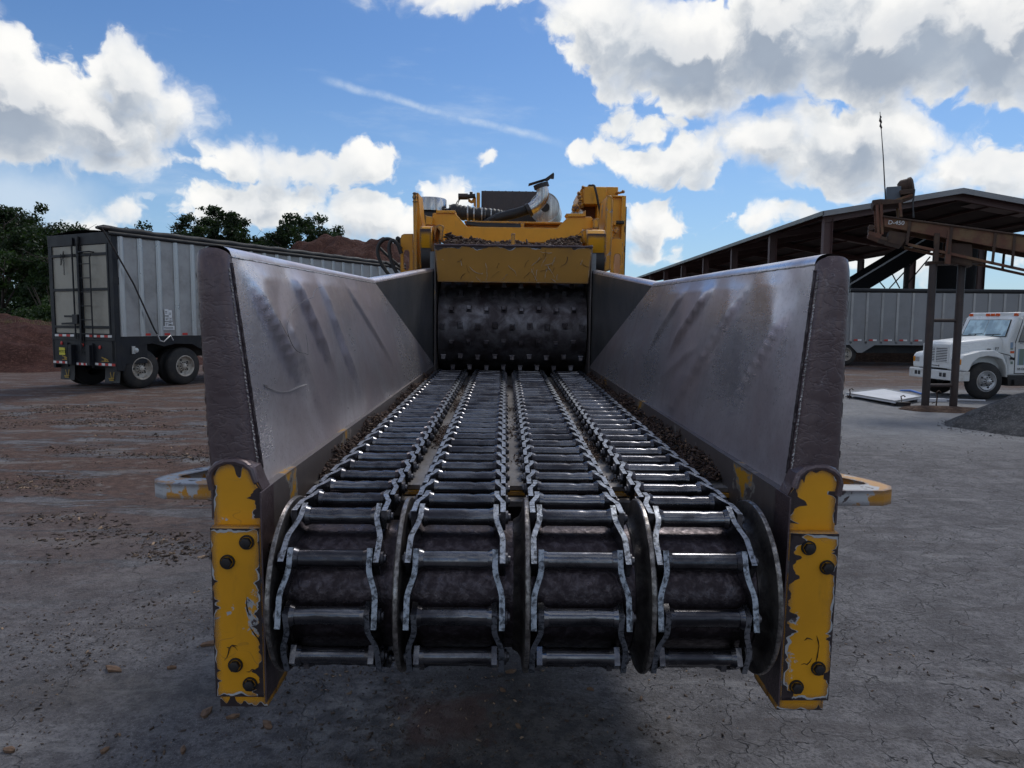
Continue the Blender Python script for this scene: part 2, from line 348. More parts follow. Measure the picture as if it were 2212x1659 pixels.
# ground
mt, t, bs = base_mat('yard_asphalt'); p = wpos(t); px, py, pz = t.sep(p)[:3]
nl = t.noise(p, .22, 5, .6, .3); nm = t.noise(p, 1.6, 6, .65, .4); nf = t.noise(p, 60, 4, .7); ng = t.noise(p, 9, 6, .7)
asph = t.mix(t.step(nm, .3, .7), (.088, .083, .091), (.195, .189, .200))
asph = t.mix(t.math('MULTIPLY', t.step(nl, .46, .64), .45), asph, (.15, .148, .155))
asph = t.mix(t.math('MULTIPLY', t.step(ng, .38, .56, True), .50), asph, (.050, .046, .050))
asph = t.mix(t.math('MULTIPLY', t.step(t.noise(p, 26, 5, .75), .54, .66), .35), asph, (.26, .255, .265))
spk = t.step(t.vor(p, 95, 'F1', 'Distance'), .10, .28, True)
asph = t.mix(t.math('MULTIPLY', spk, .6), asph, (.36, .36, .37))
asph = t.mix(t.math('MULTIPLY', t.step(nf, .32, .56, True), .72), asph, (.040, .038, .042))
# cracks: strongest on the right-hand side
wp = t.vm('ADD', p, t.vm('MULTIPLY', t.vm('SUBTRACT', t.noise(p, 2.4, 4, .6, color=True), (.5, .5, .5)), (.62, .62, 0)))
flat = t.vm('MULTIPLY', wp, (1, 1, 0))
cr1 = t.step(t.vor(flat, 3.6, 'DISTANCE_TO_EDGE'), .0, .013, True); cr2 = t.step(t.vor(flat, .62, 'DISTANCE_TO_EDGE'), .0, .0035, True)
crm = t.math('MULTIPLY', t.step(t.math('ADD', px, t.math('MULTIPLY', nl, 3.)), .6, 2.6), t.step(nm, .30, .52))
crm = t.math('MAXIMUM', crm, t.math('MULTIPLY', t.step(nl, .55, .62), .5))
crk = t.math('MAXIMUM', t.math('MULTIPLY', cr1, t.math('MULTIPLY', crm, t.step(ng, .42, .58))), t.math('MULTIPLY', cr2, .35))
asph = t.mix(t.math('MULTIPLY', crk, .85), asph, (.022, .02, .022))
trk = t.noise(t.mapv(p, (.35, 2.2, 1), rot=(0, 0, .55)), 1.4, 6, .65, .5)
asph = t.mix(t.math('MULTIPLY', t.step(trk, .52, .66), .50), asph, (.062, .055, .058))
asph = t.mix(t.math('MULTIPLY', t.step(t.noise(t.mapv(p, (.5, 1.6, 1), rot=(0, 0, -.3)), 2.4, 6, .7, .4), .56, .68), .45), asph, (.27, .265, .27))
asph = t.mix(t.math('MULTIPLY', t.step(t.noise(p, 4.5, 7, .72), .60, .68), .55), asph, (.075, .050, .042))
# pale washed-out fines on the right and by the trailers
mk = t.math('MULTIPLY', t.math('MULTIPLY', t.step(px, 3., 7.), t.step(py, 9.5, 12.5)), t.step(py, 19.5, 22, True))
asph = t.mix(t.math('MULTIPLY', mk, t.lin(nm, .3, .7, .45, .95)), asph, (.235, .238, .245))
# red-brown bark dirt: left yard, far yard, spill under the infeed
lm = t.math('MULTIPLY', t.step(t.math('ADD', px, t.math('MULTIPLY', nl, 6.)), -.5, 2.2, True), t.step(t.math('ADD', py, t.math('MULTIPLY', nl, 5.)), 5.6, 10.5))
fm = t.step(t.math('ADD', py, t.math('MULTIPLY', nl, 4.)), 21, 24.5)
st = t.noise(t.mapv(p, (.45, 1.7, 1), rot=(0, 0, .35)), 1.3, 9, .74, .6)
dm = t.math('MULTIPLY', t.math('MAXIMUM', lm, fm), t.step(st, .42, .50)); dm = t.math('MAXIMUM', dm, t.math('MULTIPLY', t.step(py, 17, 24), t.math('MULTIPLY', t.step(px, 4, 7, True), .8)))
dirt = t.mix(t.step(ng, .3, .7), (.060, .034, .026), (.130, .074, .056)); dirt = t.mix(t.step(t.noise(p, 3, 5, .7), .55, .7), dirt, (.16, .14, .13))
colr = t.mix(dm, asph, dirt)
pd = t.math('MULTIPLY', lm, t.step(t.noise(t.mapv(p, (.5, 1.5, 1)), 1.3, 6, .6), .56, .64)); colr = t.mix(t.math('MULTIPLY', pd, .6), colr, (.20, .19, .185))
def blot(cx, cy, rx, ry, a, b):
    d = t.vm('LENGTH', t.vm('MULTIPLY', t.vm('SUBTRACT', t.vm('MULTIPLY', wp, (1, 1, 0)), (cx, cy, 0)), (1/rx, 1/ry, 0)))
    return t.step(t.math('ADD', d, t.math('MULTIPLY', t.math('SUBTRACT', ng, .5), 1.6)), a, b, True)
wet = t.math('MAXIMUM', blot(-.15, 3.05, .95, .55, .4, 1.1), t.math('MAXIMUM', blot(-.2, 2.55, 1.1, .35, .5, 1.2), t.math('MULTIPLY', blot(-1.7, 3.4, 1.5, .22, .3, 1.1), .55)))
colr = t.mix(t.math('MULTIPLY', wet, .75), colr, t.mix(t.step(ng, .4, .6), (.036, .033, .032), (.105, .090, .080)))
colr = t.mix(t.math('MULTIPLY', blot(-.30, 3.15, .28, .30, .45, 1.05), .8), colr, t.mix(ng, (.060, .034, .028), (.150, .080, .062)))
oil = t.math('MAXIMUM', blot(3.1, 3.6, .75, .14, .3, 1.1), blot(2.4, 2.9, .6, .12, .3, 1.1)); colr = t.mix(t.math('MULTIPLY', oil, .7), colr, (.050, .042, .036))
pale = t.math('MULTIPLY', blot(-.75, 3.1, .7, .5, .3, 1.1), t.step(ng, .5, .62)); colr = t.mix(t.math('MULTIPLY', pale, .45), colr, (.22, .22, .22))
t.put(bs.inputs['Base Color'], colr)
t.put(bs.inputs['Roughness'], t.mix(wet, (.84,)*3, (.62,)*3)); bs.inputs['Specular IOR Level'].default_value = .35
hh = t.math('ADD', t.math('ADD', t.math('MULTIPLY', nf, .35), t.math('MULTIPLY', ng, .8)), t.math('MULTIPLY', t.math('MULTIPLY', crk, -1.), .9))
hh = t.math('ADD', hh, t.math('MULTIPLY', spk, .15)); hh = t.math('ADD', hh, t.math('MULTIPLY', dm, t.noise(p, 22, 5, .75)))
t.put(bs.inputs['Normal'], t.bump(hh, 1., .022))
MM = MATS

# ------------------------------------------------------------------ mesh builder
class B:
    def __init__(s): s.v = []; s.f = []; s.m = []
    def add(s, vs, fs, mi=0):
        o = len(s.v); s.v += [tuple(float(c) for c in v) for v in vs]; s.f += [tuple(i+o for i in f) for f in fs]; s.m += [mi]*len(fs); return s
    def box(s, x0, x1, y0, y1, z0, z1, mi=0):
        return s.hexa([(x0, y0, z0), (x1, y0, z0), (x1, y1, z0), (x0, y1, z0), (x0, y0, z1), (x1, y0, z1), (x1, y1, z1), (x0, y1, z1)], mi)
    def hexa(s, p, mi=0):
        return s.add(p, [(0, 3, 2, 1), (4, 5, 6, 7), (0, 1, 5, 4), (1, 2, 6, 5), (2, 3, 7, 6), (3, 0, 4, 7)], mi)
    def bar(s, a, b, w, h, up=(0, 0, 1), mi=0):
        a = Vector(a); b = Vector(b); d = (b-a).normalized(); u = Vector(up)
        sx = d.cross(u)
        if sx.length < 1e-4: sx = d.cross(Vector((1, 0, 0)))
        sx.normalize(); u = sx.cross(d); p = []
        for q in (a, b):
            for i, j in ((-1, -1), (1, -1), (1, 1), (-1, 1)): p.append(q+sx*(i*w/2)+u*(j*h/2))
        return s.add(p, [(0, 1, 2, 3), (7, 6, 5, 4), (0, 4, 5, 1), (1, 5, 6, 2), (2, 6, 7, 3), (3, 7, 4, 0)], mi)
    def prism(s, pts, ax, a0, a1, mi=0, hole=None):
        """pts 2D outline, extruded along axis ax from a0 to a1 (other two axes in order); optional hole outline of the same winding"""
        def P(p, a):
            c = [0, 0, 0]; o = [i for i in range(3) if i != ax]; c[o[0]] = p[0]; c[o[1]] = p[1]; c[ax] = a; return c
        n = len(pts)
        if hole is None:
            vs = [P(p, a0) for p in pts]+[P(p, a1) for p in pts]
            fs = [tuple(range(n)), tuple(range(2*n-1, n-1, -1))]+[(i, i+n, (i+1) % n+n, (i+1) % n) for i in range(n)]
            return s.add(vs, fs, mi)
        k = len(hole); cxh = sum(p[0] for p in hole)/k; cyh = sum(p[1] for p in hole)/k
        # resample outline and hole by angle about the hole's centre
        def cast(poly, an):
            d = (math.cos(an), math.sin(an)); best = 0
            for i in range(len(poly)):
                ax_, ay_ = poly[i]; bx, by = poly[(i+1) % len(poly)]; ex, ey = bx-ax_, by-ay_
                den = d[0]*ey-d[1]*ex
                if abs(den) < 1e-12: continue
                tt = ((ax_-cxh)*ey-(ay_-cyh)*ex)/den; uu = ((ax_-cxh)*d[1]-(ay_-cyh)*d[0])/den
                if tt > 0 and -1e-6 <= uu <= 1+1e-6: best = max(best, tt)
            return (cxh+d[0]*best, cyh+d[1]*best)
        ans = sorted(set([round(math.atan2(p[1]-cyh, p[0]-cxh), 5) for p in list(pts)+list(hole)]+[round(-math.pi+i*math.pi/12, 5) for i in range(24)]))
        o_ = [cast(pts, a) for a in ans]; h_ = [cast(hole, a) for a in ans]; n = len(ans)
        vs = [P(p, a0) for p in o_]+[P(p, a1) for p in o_]+[P(p, a0) for p in h_]+[P(p, a1) for p in h_]; fs = []
        for i in range(n):
            j = (i+1) % n
            fs += [(i, j, 2*n+j, 2*n+i), (n+i, 3*n+i, 3*n+j, n+j), (i, n+i, n+j, j), (2*n+i, 2*n+j, 3*n+j, 3*n+i)]
        return s.add(vs, fs, mi)
    def tube(s, path, r, n=10, mi=0, caps=True, sq=1.):
        path = [Vector(p) for p in path]; rs = r if isinstance(r, (list, tuple)) else [r]*len(path)
        o = len(s.v); prev = None
        for i, p in enumerate(path):
            d = (path[min(i+1, len(path)-1)]-path[max(i-1, 0)]).normalized()
            if prev is None:
                u = d.cross(Vector((0, 0, 1)))
                if u.length < .05: u = d.cross(Vector((1, 0, 0)))
                u.normalize()
            else:
                u = prev-d*prev.dot(d); u.normalize()
            prev = u; w = d.cross(u)
            for k in range(n):
                a = 2*math.pi*k/n; s.v.append(tuple(p+u*(math.cos(a)*rs[i])+w*(math.sin(a)*rs[i]*sq)))
        c = 0
        for i in range(len(path)-1):
            for k in range(n):
                s.f.append((o+i*n+k, o+i*n+(k+1) % n, o+(i+1)*n+(k+1) % n, o+(i+1)*n+k)); c += 1
        if caps: s.f.append(tuple(o+k for k in range(n-1, -1, -1))); s.f.append(tuple(o+(len(path)-1)*n+k for k in range(n))); c += 2
        s.m += [mi]*c; return s
    def cyl(s, a, b, r, r2=None, n=20, mi=0, caps=True): return s.tube([a, b], [r, r if r2 is None else r2], n, mi, caps)
    def lathe(s, c, axis, prof, n=32, mi=0):
        """prof: list of (distance along axis, radius)"""
        c = Vector(c); d = Vector(axis).normalized(); u = d.cross(Vector((0, 0, 1)))
        if u.length < .05: u = d.cross(Vector((1, 0, 0)))
        u.normalize(); w = d.cross(u); o = len(s.v); cn = 0
        for (h, r) in prof:
            for k in range(n):
                a = 2*math.pi*k/n; s.v.append(tuple(c+d*h+u*(math.cos(a)*r)+w*(math.sin(a)*r)))
        for i in range(len(prof)-1):
            for k in range(n):
                s.f.append((o+i*n+k, o+i*n+(k+1) % n, o+(i+1)*n+(k+1) % n, o+(i+1)*n+k)); cn += 1
        s.m += [mi]*cn; return s
    def grid(s, fn, nu, nv, mi=0):
        o = len(s.v)
        for i in range(nu+1):
            for j in range(nv+1): s.v.append(tuple(fn(i/nu, j/nv)))
        for i in range(nu):
            for j in range(nv):
                a = o+i*(nv+1)+j; s.f.append((a, a+nv+1, a+nv+2, a+1)); s.m.append(mi)
        return s
    def build(s, name, mats, parent=None, smooth=35, bevel=0., seg=2, kind=None, loc=None):
        me = bpy.data.meshes.new(name); me.from_pydata(s.v, [], s.f)
        for x in (mats if isinstance(mats, (list, tuple)) else [mats]): me.materials.append(MM[x])
        if s.m: me.polygons.foreach_set('material_index', s.m)
        if smooth:
            me.polygons.foreach_set('use_smooth', [True]*len(me.polygons)); me.set_sharp_from_angle(angle=rad(smooth))
        me.update(); o = bpy.data.objects.new(name, me); COL.objects.link(o)
        if parent is not None:
            o.parent = parent
            if parent.get('_off') is not None: o.location = Vector(parent['_off'])
        if loc is not None: o.location = loc
        if bevel:
            md = o.modifiers.new('bevel', 'BEVEL'); md.width = bevel; md.segments = seg; md.limit_method = 'ANGLE'; md.angle_limit = rad(35)
        if kind: o['kind'] = kind
        return o
def tag(o, label, cat, group=None):
    o['label'] = label; o['category'] = cat
    if group: o['group'] = group
    return o
def empty(name, label, cat, loc, rz=0., group=None):
    o = bpy.data.objects.new(name, None); COL.objects.link(o); o.location = loc; o.rotation_euler = (0, 0, rz); o.empty_display_size = .2
    return tag(o, label, cat, group)
def text(name, body, size, mat, parent, loc, rot, ext=.002, align='CENTER'):
    cu = bpy.data.curves.new(name, 'FONT'); cu.body = body; cu.size = size; cu.extrude = ext; cu.align_x = align; cu.align_y = 'CENTER'
    cu.materials.append(MM[mat]); o = bpy.data.objects.new(name, cu); COL.objects.link(o); o.parent = parent
    off = Vector(parent['_off']) if parent.get('_off') is not None else Vector((0, 0, 0))
    o.location = Vector(loc)+off; o.rotation_euler = rot
    dg = bpy.context.evaluated_depsgraph_get(); me = bpy.data.meshes.new_from_object(o.evaluated_get(dg)); q = bpy.data.objects.new(name, me); COL.objects.link(q)
    q.parent = parent; q.location = o.location; q.rotation_euler = o.rotation_euler; bpy.data.objects.remove(o); q.name = name; return q
def arc(cx, cy, r, a0, a1, n): return [(cx+r*math.cos(rad(a0+(a1-a0)*i/n)), cy+r*math.sin(rad(a0+(a1-a0)*i/n))) for i in range(n+1)]
def rrect(x0, x1, y0, y1, r, n=4):
    return arc(x1-r, y1-r, r, 0, 90, n)+arc(x0+r, y1-r, r, 90, 180, n)+arc(x0+r, y0+r, r, 180, 270, n)+arc(x1-r, y0+r, r, 270, 360, n)
def fbm(x, y, z=0., s=1., o=4): return mn.fractal(Vector((x*s, y*s, z*s)), 1., 2., o)

# ------------------------------------------------------------------ ground
def axis_pts(lo, hi, near, n1, n2):
    a = np.linspace(-near, near, n1); k = np.linspace(0, 1, n2+1)[1:]**2.4
    return np.concatenate([(-near+(lo+near)*k)[::-1], a, near+(hi-near)*k])
xs = axis_pts(-420, 420, 10, 90, 30); ys = np.concatenate([np.linspace(-15, 0, 8)[:-1], np.linspace(0, 24, 100), 24+(600-24)*np.linspace(0, 1, 31)[1:]**2.2])
b = B(); nx, ny = len(xs), len(ys)
def gz(x, y):
    k = 1. if y < 22 else 0.
    return (fbm(x, y, 3., .9, 4)*.010+fbm(x, y, 9., 4., 2)*.003)*k-.006
b.v = [(float(x), float(y), gz(x, y) if abs(x) < 25 else -.006) for x in xs for y in ys]
b.f = [(i*ny+j, (i+1)*ny+j, (i+1)*ny+j+1, i*ny+j+1) for i in range(nx-1) for j in range(ny-1)]; b.m = [0]*len(b.f)
b.build('ground', 'yard_asphalt', kind='structure', smooth=80)

# ------------------------------------------------------------------ the wood grinder
XC = .075
ROOTM = (XC, 9.6, -2.08)
rw = m2w(ROOTM); ROOTM = (XC, 9.6, -2.08-rw.z/AZ[2])
MC = empty('wood_grinder', 'huge yellow wood grinder with flared steel infeed trough and four drag chains', 'wood grinder', m2w(ROOTM))
mr = Matrix.Identity(4)
for i in range(3):
    mr[i][0] = AX[i]; mr[i][1] = AY[i]; mr[i][2] = AZ[i]; mr[i][3] = m2w(ROOTM)[i]
MC.matrix_world = mr
MC['_off'] = [-c for c in ROOTM]
def mpart(b, name, mats, **k): return b.build(name, mats, MC, **k)

# --- side wings
A_, B_, C_, D_, E_ = (.868, 2.31, -.60), (.938, 2.31, .143), (.985, 5.1, .140), (.765, 7.0, -.61), (.765, 7.0, .31)
def side(p, sgn): return Vector((XC+sgn*p[0]-(.014 if p in (B_, C_) else 0), p[1], p[2]))
def wall_hit(px, py, sgn):
    a, b_, d = side(A_, sgn), side(B_, sgn), side(D_, sgn); n = (b_-a).cross(d-a); r = Vector(mdir(px, py)); k = n.dot(a)/n.dot(r); return r*k
# creases beaten into the wings: (upper point, lower point, width, depth, side)
CRE = []
for (p0, p1, w, am, s_) in [(c6(560, 250), c6(400, 520), .10, .016, 1), (c6(712, 240), c6(520, 560), .13, .024, 1), (c6(905, 250), c6(530, 900), .22, .020, 1),
                       (c6(1180, 350), c6(850, 900), .20, .018, 1), (c6(1290, 500), c6(1120, 1000), .2, .007, 1), (c6(640, 560), c6(430, 760), .1, .008, 1),
                       (c7(560, 240), c7(900, 890), .16, -.026, -1), (c7(840, 250), c7(1060, 760), .13, -.022, -1), (c7(1010, 260), c7(1230, 960), .16, -.018, -1),
                       (c7(1200, 300), c7(1400, 700), .13, -.010, -1), (c7(760, 480), c7(1000, 1000), .2, -.012, -1)]:
    h0, h1 = wall_hit(*p0, s_), wall_hit(*p1, s_); CRE.append((h0.y, h0.z, h1.y, h1.z, w, abs(am), s_))
def dent(y, z, s_):
    d = fbm(y, z, s_*5., 1.1, 2)*.010+fbm(y, z, s_*5.+3, 3.5, 2)*.0025
    for (y0, z0, y1, z1, w, am, ss) in CRE:
        if ss != s_: continue
        L = math.hypot(y1-y0, z1-z0); ux, uy = (y1-y0)/L, (z1-z0)/L
        u = ((y-y0)*ux+(z-z0)*uy)/L; dd = (y-y0)*uy-(z-z0)*ux
        fade = max(0., min(1., (u+.12)/.25))*max(0., min(1., (1.15-u)/.45))
        dd = -dd
        pr = math.exp(-dd/w) if dd > 0 else math.exp(dd/(w*.08))
        d += 1.35*am*fade*pr
    return d
NRM = {}
def wing_pt(u, v, sg):
    a, b_, c, d = (side(p, sg) for p in (A_, B_, C_, D_))
    p0 = a.lerp(d, u); p1 = b_.lerp(c, u); p = p0.lerp(p1, v)
    n = (b_-a).cross(d-a).normalized(); n = n if n.x*sg < 0 else -n
    e = min(u, 1-u, v, 1-v)*12; e = min(1., max(0., e))
    return p+n*(dent(p.y, p.z, sg)*e)
TW = .100                                           # wing thickness
for sg in (-1, 1):
    b = B(); b.grid(lambda u, v: wing_pt(u, v, sg), 110, 60)
    w = mpart(b, 'infeed_wing', 'wing_steel', smooth=60); w['label'] = 'flared infeed wing with long diagonal dents' if sg > 0 else 'flared infeed wing with dents and a welded patch'
    a, b_, c, d, e = (side(p, sg) for p in (A_, B_, C_, D_, E_)); ox = Vector((sg*TW, 0, 0))
    # back panel that narrows to the feed opening
    b = B(); n = (c-d).cross(e-d).normalized(); n = n if n.x*sg < 0 else -n; th = .03
    b.add([c, d, e, c-n*th, d-n*th, e-n*th], [(0, 1, 2), (5, 4, 3), (0, 3, 4, 1), (1, 4, 5, 2), (2, 5, 3, 0)])
    mpart(b, 'throat_panel', 'panel_steel', smooth=0)
    # rounded top rails: half-pipe across the wing's thickness
    def rail(p, q, nm, mat):
        p = Vector(p); q = Vector(q); L = (q-p).length; bb = B()
        def f(u, v):
            x = p.lerp(q, u); an = math.pi*v; rr = TW/2
            wob_ = 1+.05*fbm(x.y*1.3, v*2, sg*4.)
            return Vector((x.x+sg*(rr-math.cos(an)*rr), x.y, x.z+math.sin(an)*.030*wob_+.002-(abs(2*v-1)**6)*.02))
        bb.grid(f, 40, 12); return mpart(bb, nm, mat, smooth=60)
    rail(b_+Vector((0, .004, 0)), c, 'top_rail', 'wing_steel'); rail(c, e, 'top_rail', 'wing_steel')
    # outer skin
    b = B(); o1 = [a+ox*1.1, b_+ox, c+ox, e+ox, d+ox*1.2]
    b.add(o1, [(0, 1, 2, 3, 4)]); mpart(b, 'outer_skin', 'panel_steel', smooth=0)
    # weld bead between wing and rail
    b = B(); b.tube([b_.lerp(c, i/60)+Vector((-sg*.001, 0, -.004+.001*math.sin(i*2.1))) for i in range(61)], [.0028+.001*random.random() for _ in range(61)], 5)
    mpart(b, 'weld_bead', 'bare_peel')
    if sg < 0:
        for path, rr_ in (((985, 285), (930, 300), (890, 360), (800, 410), (760, 480), (745, 560), (790, 660), (885, 680)), .0030), (((655, 850), (700, 880), (770, 895), (830, 880), (880, 850)), .0035), (((690, 480), (720, 540), (750, 580)), .002), (((880, 560), (890, 620), (885, 680)), .002):
            pp = [wall_hit(*c7(*q_), sg) for q_ in path]; off = wing_pt(.2, .5, sg)-wing_pt(.2, .5, sg)
            for _ in range(2):
                nn = [pp[0]]
                for i_ in range(len(pp)-1): nn += [pp[i_].lerp(pp[i_+1], .25), pp[i_].lerp(pp[i_+1], .75)]
                pp = nn+[pp[-1]]
            nw = (b_-a).cross(d-a).normalized(); nw = nw if nw.x*sg < 0 else -nw
            pp = [q_+nw*(dent(q_.y, q_.z, sg)+.0005) for q_ in pp]; bb = B(); bb.tube(pp, rr_*.45, 5, sq=.6); mpart(bb, 'patch_weld', 'panel_steel')
    # lower side wall under the wing
    b = B(); th = .05
    a = Vector((a.x-sg*.030, 2.262, a.z)); d = Vector((d.x-sg*.004, d.y, d.z)); b.hexa([a+Vector((0, .03, -.70)), a+Vector((sg*th, .03, -.70)), d+Vector((sg*th, 0, -.5)), d+Vector((0, 0, -.5)), a+Vector((0, .03, 0)), a+Vector((sg*th, .03, 0)), d+Vector((sg*th, 0, 0)), d+Vector((0, 0, 0))])
    mpart(b, 'side_wall', 'side_wall_paint', smooth=0)
    # wrinkled end roll closing the wing towards the viewer
    b = B(); z0, z1 = -.56, .140
    def roll(u, v):
        # v runs inner edge (0) to outer edge (1); u up
        k = u; x0 = A_[0]+(B_[0]-A_[0])*k; x1 = x0+.166+(TW+.004-.166)*k
        y0 = 2.31; zz = z0+(z1-z0)*k
        top = max(0., (k-.90)/.10); zz += .026*math.sin(min(1, top)*math.pi/2)*math.sin(math.pi*min(1, max(0, v)))
        an = math.pi*v; dep = .064*(1-.55*top**2)
        x = (x0+x1)/2-(x1-x0)/2*math.cos(an)-sg*.014*k; y = y0-dep*math.sin(an)**.7
        wv_ = fbm(x*4, zz*4, sg*9., 1.3, 2)*.003+abs(fbm(x*5, zz*8, sg*2., 1.3, 3))*-.002
        return Vector((XC+sg*x, y+wv_*math.sin(an), zz))
    b.grid(roll, 120, 28)
    # domed cap
    top = [roll(1., j/28) for j in range(29)]; cc = Vector((sum(p.x for p in top)/29, 2.33, .168)); o = len(b.v); b.v.append(tuple(cc)); st_ = o-29
    for j in range(28): b.f.append((st_+j, st_+j+1, o)); b.m.append(0)
    r_ = mpart(b, 'wing_end_roll', 'edge_roll', smooth=70)
    # torn weld line along the inner edge of the roll
    b = B(); pts = []
    for i in range(200):
        k = .04+.90*i/199; p = roll(k, .10); pts.append(p+Vector((sg*.006*fbm(i*.45, 1., 2.), -.0005, 0)))
    b.tube(pts, [max(.0006, .0026+.0045*fbm(i*.55, 4., sg*3.)) for i in range(len(pts))], 5)
    mpart(b, 'peeled_seam', 'bare_peel')
    b = B(); pts = [roll(.02+.95*i/80, .012)+Vector((-sg*.001, -.004, 0)) for i in range(81)]
    b.tube(pts, [.005+.0015*random.random() for _ in pts], 6); mpart(b, 'corner_bead', 'drum_steel')
    # bare flakes along the outer side
    b = B()
    for i in range(46):
        k = random.uniform(.02, .93)*(1 if i % 3 else .4); v = random.uniform(.84, .97); p = roll(k, v); hh_ = random.uniform(.006, .026); ww = random.uniform(.02, .05)
        q1 = roll(min(1, k+hh_), v); q2 = roll(min(1, k+hh_*.6), min(1, v+ww)); q3 = roll(max(0, k-hh_*.4), min(1, v+ww*.7)); q4 = roll(max(0, k-hh_), max(0, v-.01)); o = Vector((sg*.0025, -.0025, 0))
        b.add([p+o, q1+o, q2+o, q3+o, q4+o], [(0, 1, 2), (0, 2, 3), (0, 3, 4)])
    mpart(b, 'bare_flakes', 'bare_peel', kind='stuff', smooth=0)

    # end post: arch, bolted wear plate, foot
    xi, xo = .842, 1.003
    def X(x): return XC+sg*x
    out = [(xi, -1.335), (xi, -.615), (xi+.02, -.575)]+[(xi+.095+.072*math.cos(rad(a)), -.560+.055*math.sin(rad(a))) for a in (150, 125, 100, 75, 50, 25, 0)]+[(xo, -.60), (xo, -1.335)]
    b = B(); b.prism([(X(p[0]), p[1]) for p in out], 1, 2.222, 2.30); mpart(b, 'end_post', 'yellow_worn', bevel=.008)
    # rolled lip over the arch
    lp = [(X(p[0]), 2.222, p[1]) for p in out[2:-1]]; b = B(); b.tube(lp, [.0100+.002*random.random() for _ in lp], 8); mpart(b, 'arch_lip', 'edge_roll')
    #    b = B(); b.prism([(X(xi-.004), -1.30), (X(xi+.026), -1.30), (X(xi+.022), -.70), (X(xi+.04), -.60), (X(xi-.004), -.60)], 1, 2.2135, 2.2215); mpart(b, 'wear_strip', 'edge_roll', smooth=0)
    pl = B(); pl.prism([(X(p[0]), p[1]) for p in rrect(xi-.002, xo, -1.283, -.712, .008)], 1, 2.190, 2.2215)
    plate = mpart(pl, 'wear_plate', 'yellow_worn', bevel=.006)
    bl = [(.118, -.760), (.055, -.825), (.070, -1.170), (.115, -1.235)] if sg < 0 else [(.062, -.762), (.125, -.826), (.118, -1.168), (.050, -1.232)]
    # offsets measured from the plate's inner edge on the right, outer edge on the left
    for (dx, z) in bl:
        x = (xo-dx if sg < 0 else xi+dx)
        q = B(); q.lathe((X(x), 2.19, z), (0, -1, 0), [(0, .0235), (.006, .0235), (.006, .019)], 20); q.lathe((X(x), 2.19, z), (0, -1, 0), [(.006, .0175), (.018, .0175), (.020, .013), (.020, .0001)], 6)
        bo = q.build('bolt', 'bolt_metal', plate, smooth=30); bo.location = (0, 0, 0)
    # grinder marks and gouges on the plate
    q = B()
    for _ in range(5 if sg < 0 else 3):
        x = X(random.uniform(xi+.03, xo-.03)); z = random.uniform(-1.2, -.82); pt = [(x, 2.1892, z)]; an = random.uniform(0, 6.28)
        for i in range(random.randint(3, 6)):
            an += random.uniform(-.7, .7); x += .016*math.cos(an)*.6; z += .020*math.sin(an); x = max(min(x, max(X(xi), X(xo))-.01), min(X(xi), X(xo))+.01); pt.append((x, 2.1892, z))
        q.tube(pt, [.0006]+[random.uniform(.0015, .0042) for _ in pt[2:]]+[.0006], 5, sq=.5)
    g_ = q.build('gouge_marks', 'bolt_metal', plate, kind='stuff'); g_.location = (0, 0, 0)
    b = B(); b.box(*sorted((X(xi-.006), X(xi-.001))), 2.190, 2.31, -1.30, -.60); mpart(b, 'inner_cheek', 'edge_roll', smooth=0)
    hood_ = [(xi-.003, -.70), (xi-.003, -.612), (xi+.016, -.570)]+[(xi+.095+.078*math.cos(rad(a)), -.560+.062*math.sin(rad(a))) for a in (150, 125, 100, 75, 50, 25, 0)]+[(xo+.006, -.60), (xo+.006, -.70)]
    b = B(); b.prism([(X(p_[0]), p_[1]) for p_ in hood_], 1, 2.229, 2.300); mpart(b, 'arch_hood', 'edge_roll', smooth=0)
    def worn(line, inw, Y, bw, nm_par, sd):
        # line: points along an edge (x from the machine's centre, z); inw: unit vector pointing into the face
        for lay, (mt_, ad, off) in enumerate((('primer_grey', .0045, .0006), ('bare_dark', 0., .0012))):
            q = B(); pts = []
            for i_ in range(len(line)-1):
                (xa_, za_), (xb2, zb2_) = line[i_], line[i_+1]; L_ = math.hypot(xb2-xa_, zb2_-za_); n_ = max(2, int(L_/.005))
                for k_ in range(n_+(i_ == len(line)-2)): pts.append((xa_+(xb2-xa_)*k_/n_, za_+(zb2_-za_)*k_/n_))
            top_, bot_ = [], []
            for k_, (x_, z_) in enumerate(pts):
                v_ = fbm(x_*14, z_*14, sd, 1.8, 5); w_ = max(.0015, bw*(.62+1.5*max(-.3, v_))+(.010 if v_ > .42 else 0)+ad*max(0, .4+3.2*fbm(x_*9, z_*9, sd+5, 1., 4)))
                iv = inw(k_/len(pts)) if callable(inw) else inw
                top_.append((X(x_), Y-off, z_)); bot_.append((X(x_+iv[0]*w_), Y-off, z_+iv[1]*w_))
            n_ = len(pts); q.add(top_+bot_, [(k_, k_+1, n_+k_+1, n_+k_) for k_ in range(n_-1)])
            o_ = q.build('bare_edge' if lay else 'primer_edge', mt_, nm_par, smooth=0); o_.location = (0, 0, 0)
    py_ = 2.190; e_ = .003
    worn([(xi+e_, -1.280), (xi+e_, -.715)], (1, 0), py_, .019, plate, sg*3.); worn([(xo-e_, -1.280), (xo-e_, -.715)], (-1, 0), py_, .007, plate, sg*5.+1)
    worn([(xi+e_, -.716), (xo-e_, -.716)], (0, -1), py_, .009, plate, sg*7.+2); worn([(xi+e_, -1.279), (xo-e_, -1.279)], (0, 1), py_, .012, plate, sg*2.+9)
    post = [o_ for o_ in MC.children if o_.name.startswith('end_post')][-1]
    worn([(xi+e_, -.69), (xi+e_, -.60), (xi+.022, -.572)], (1, -.1), 2.222, .030, post, sg*4.+3)
    al = [(p_[0], p_[1]) for p_ in out[2:-2]]
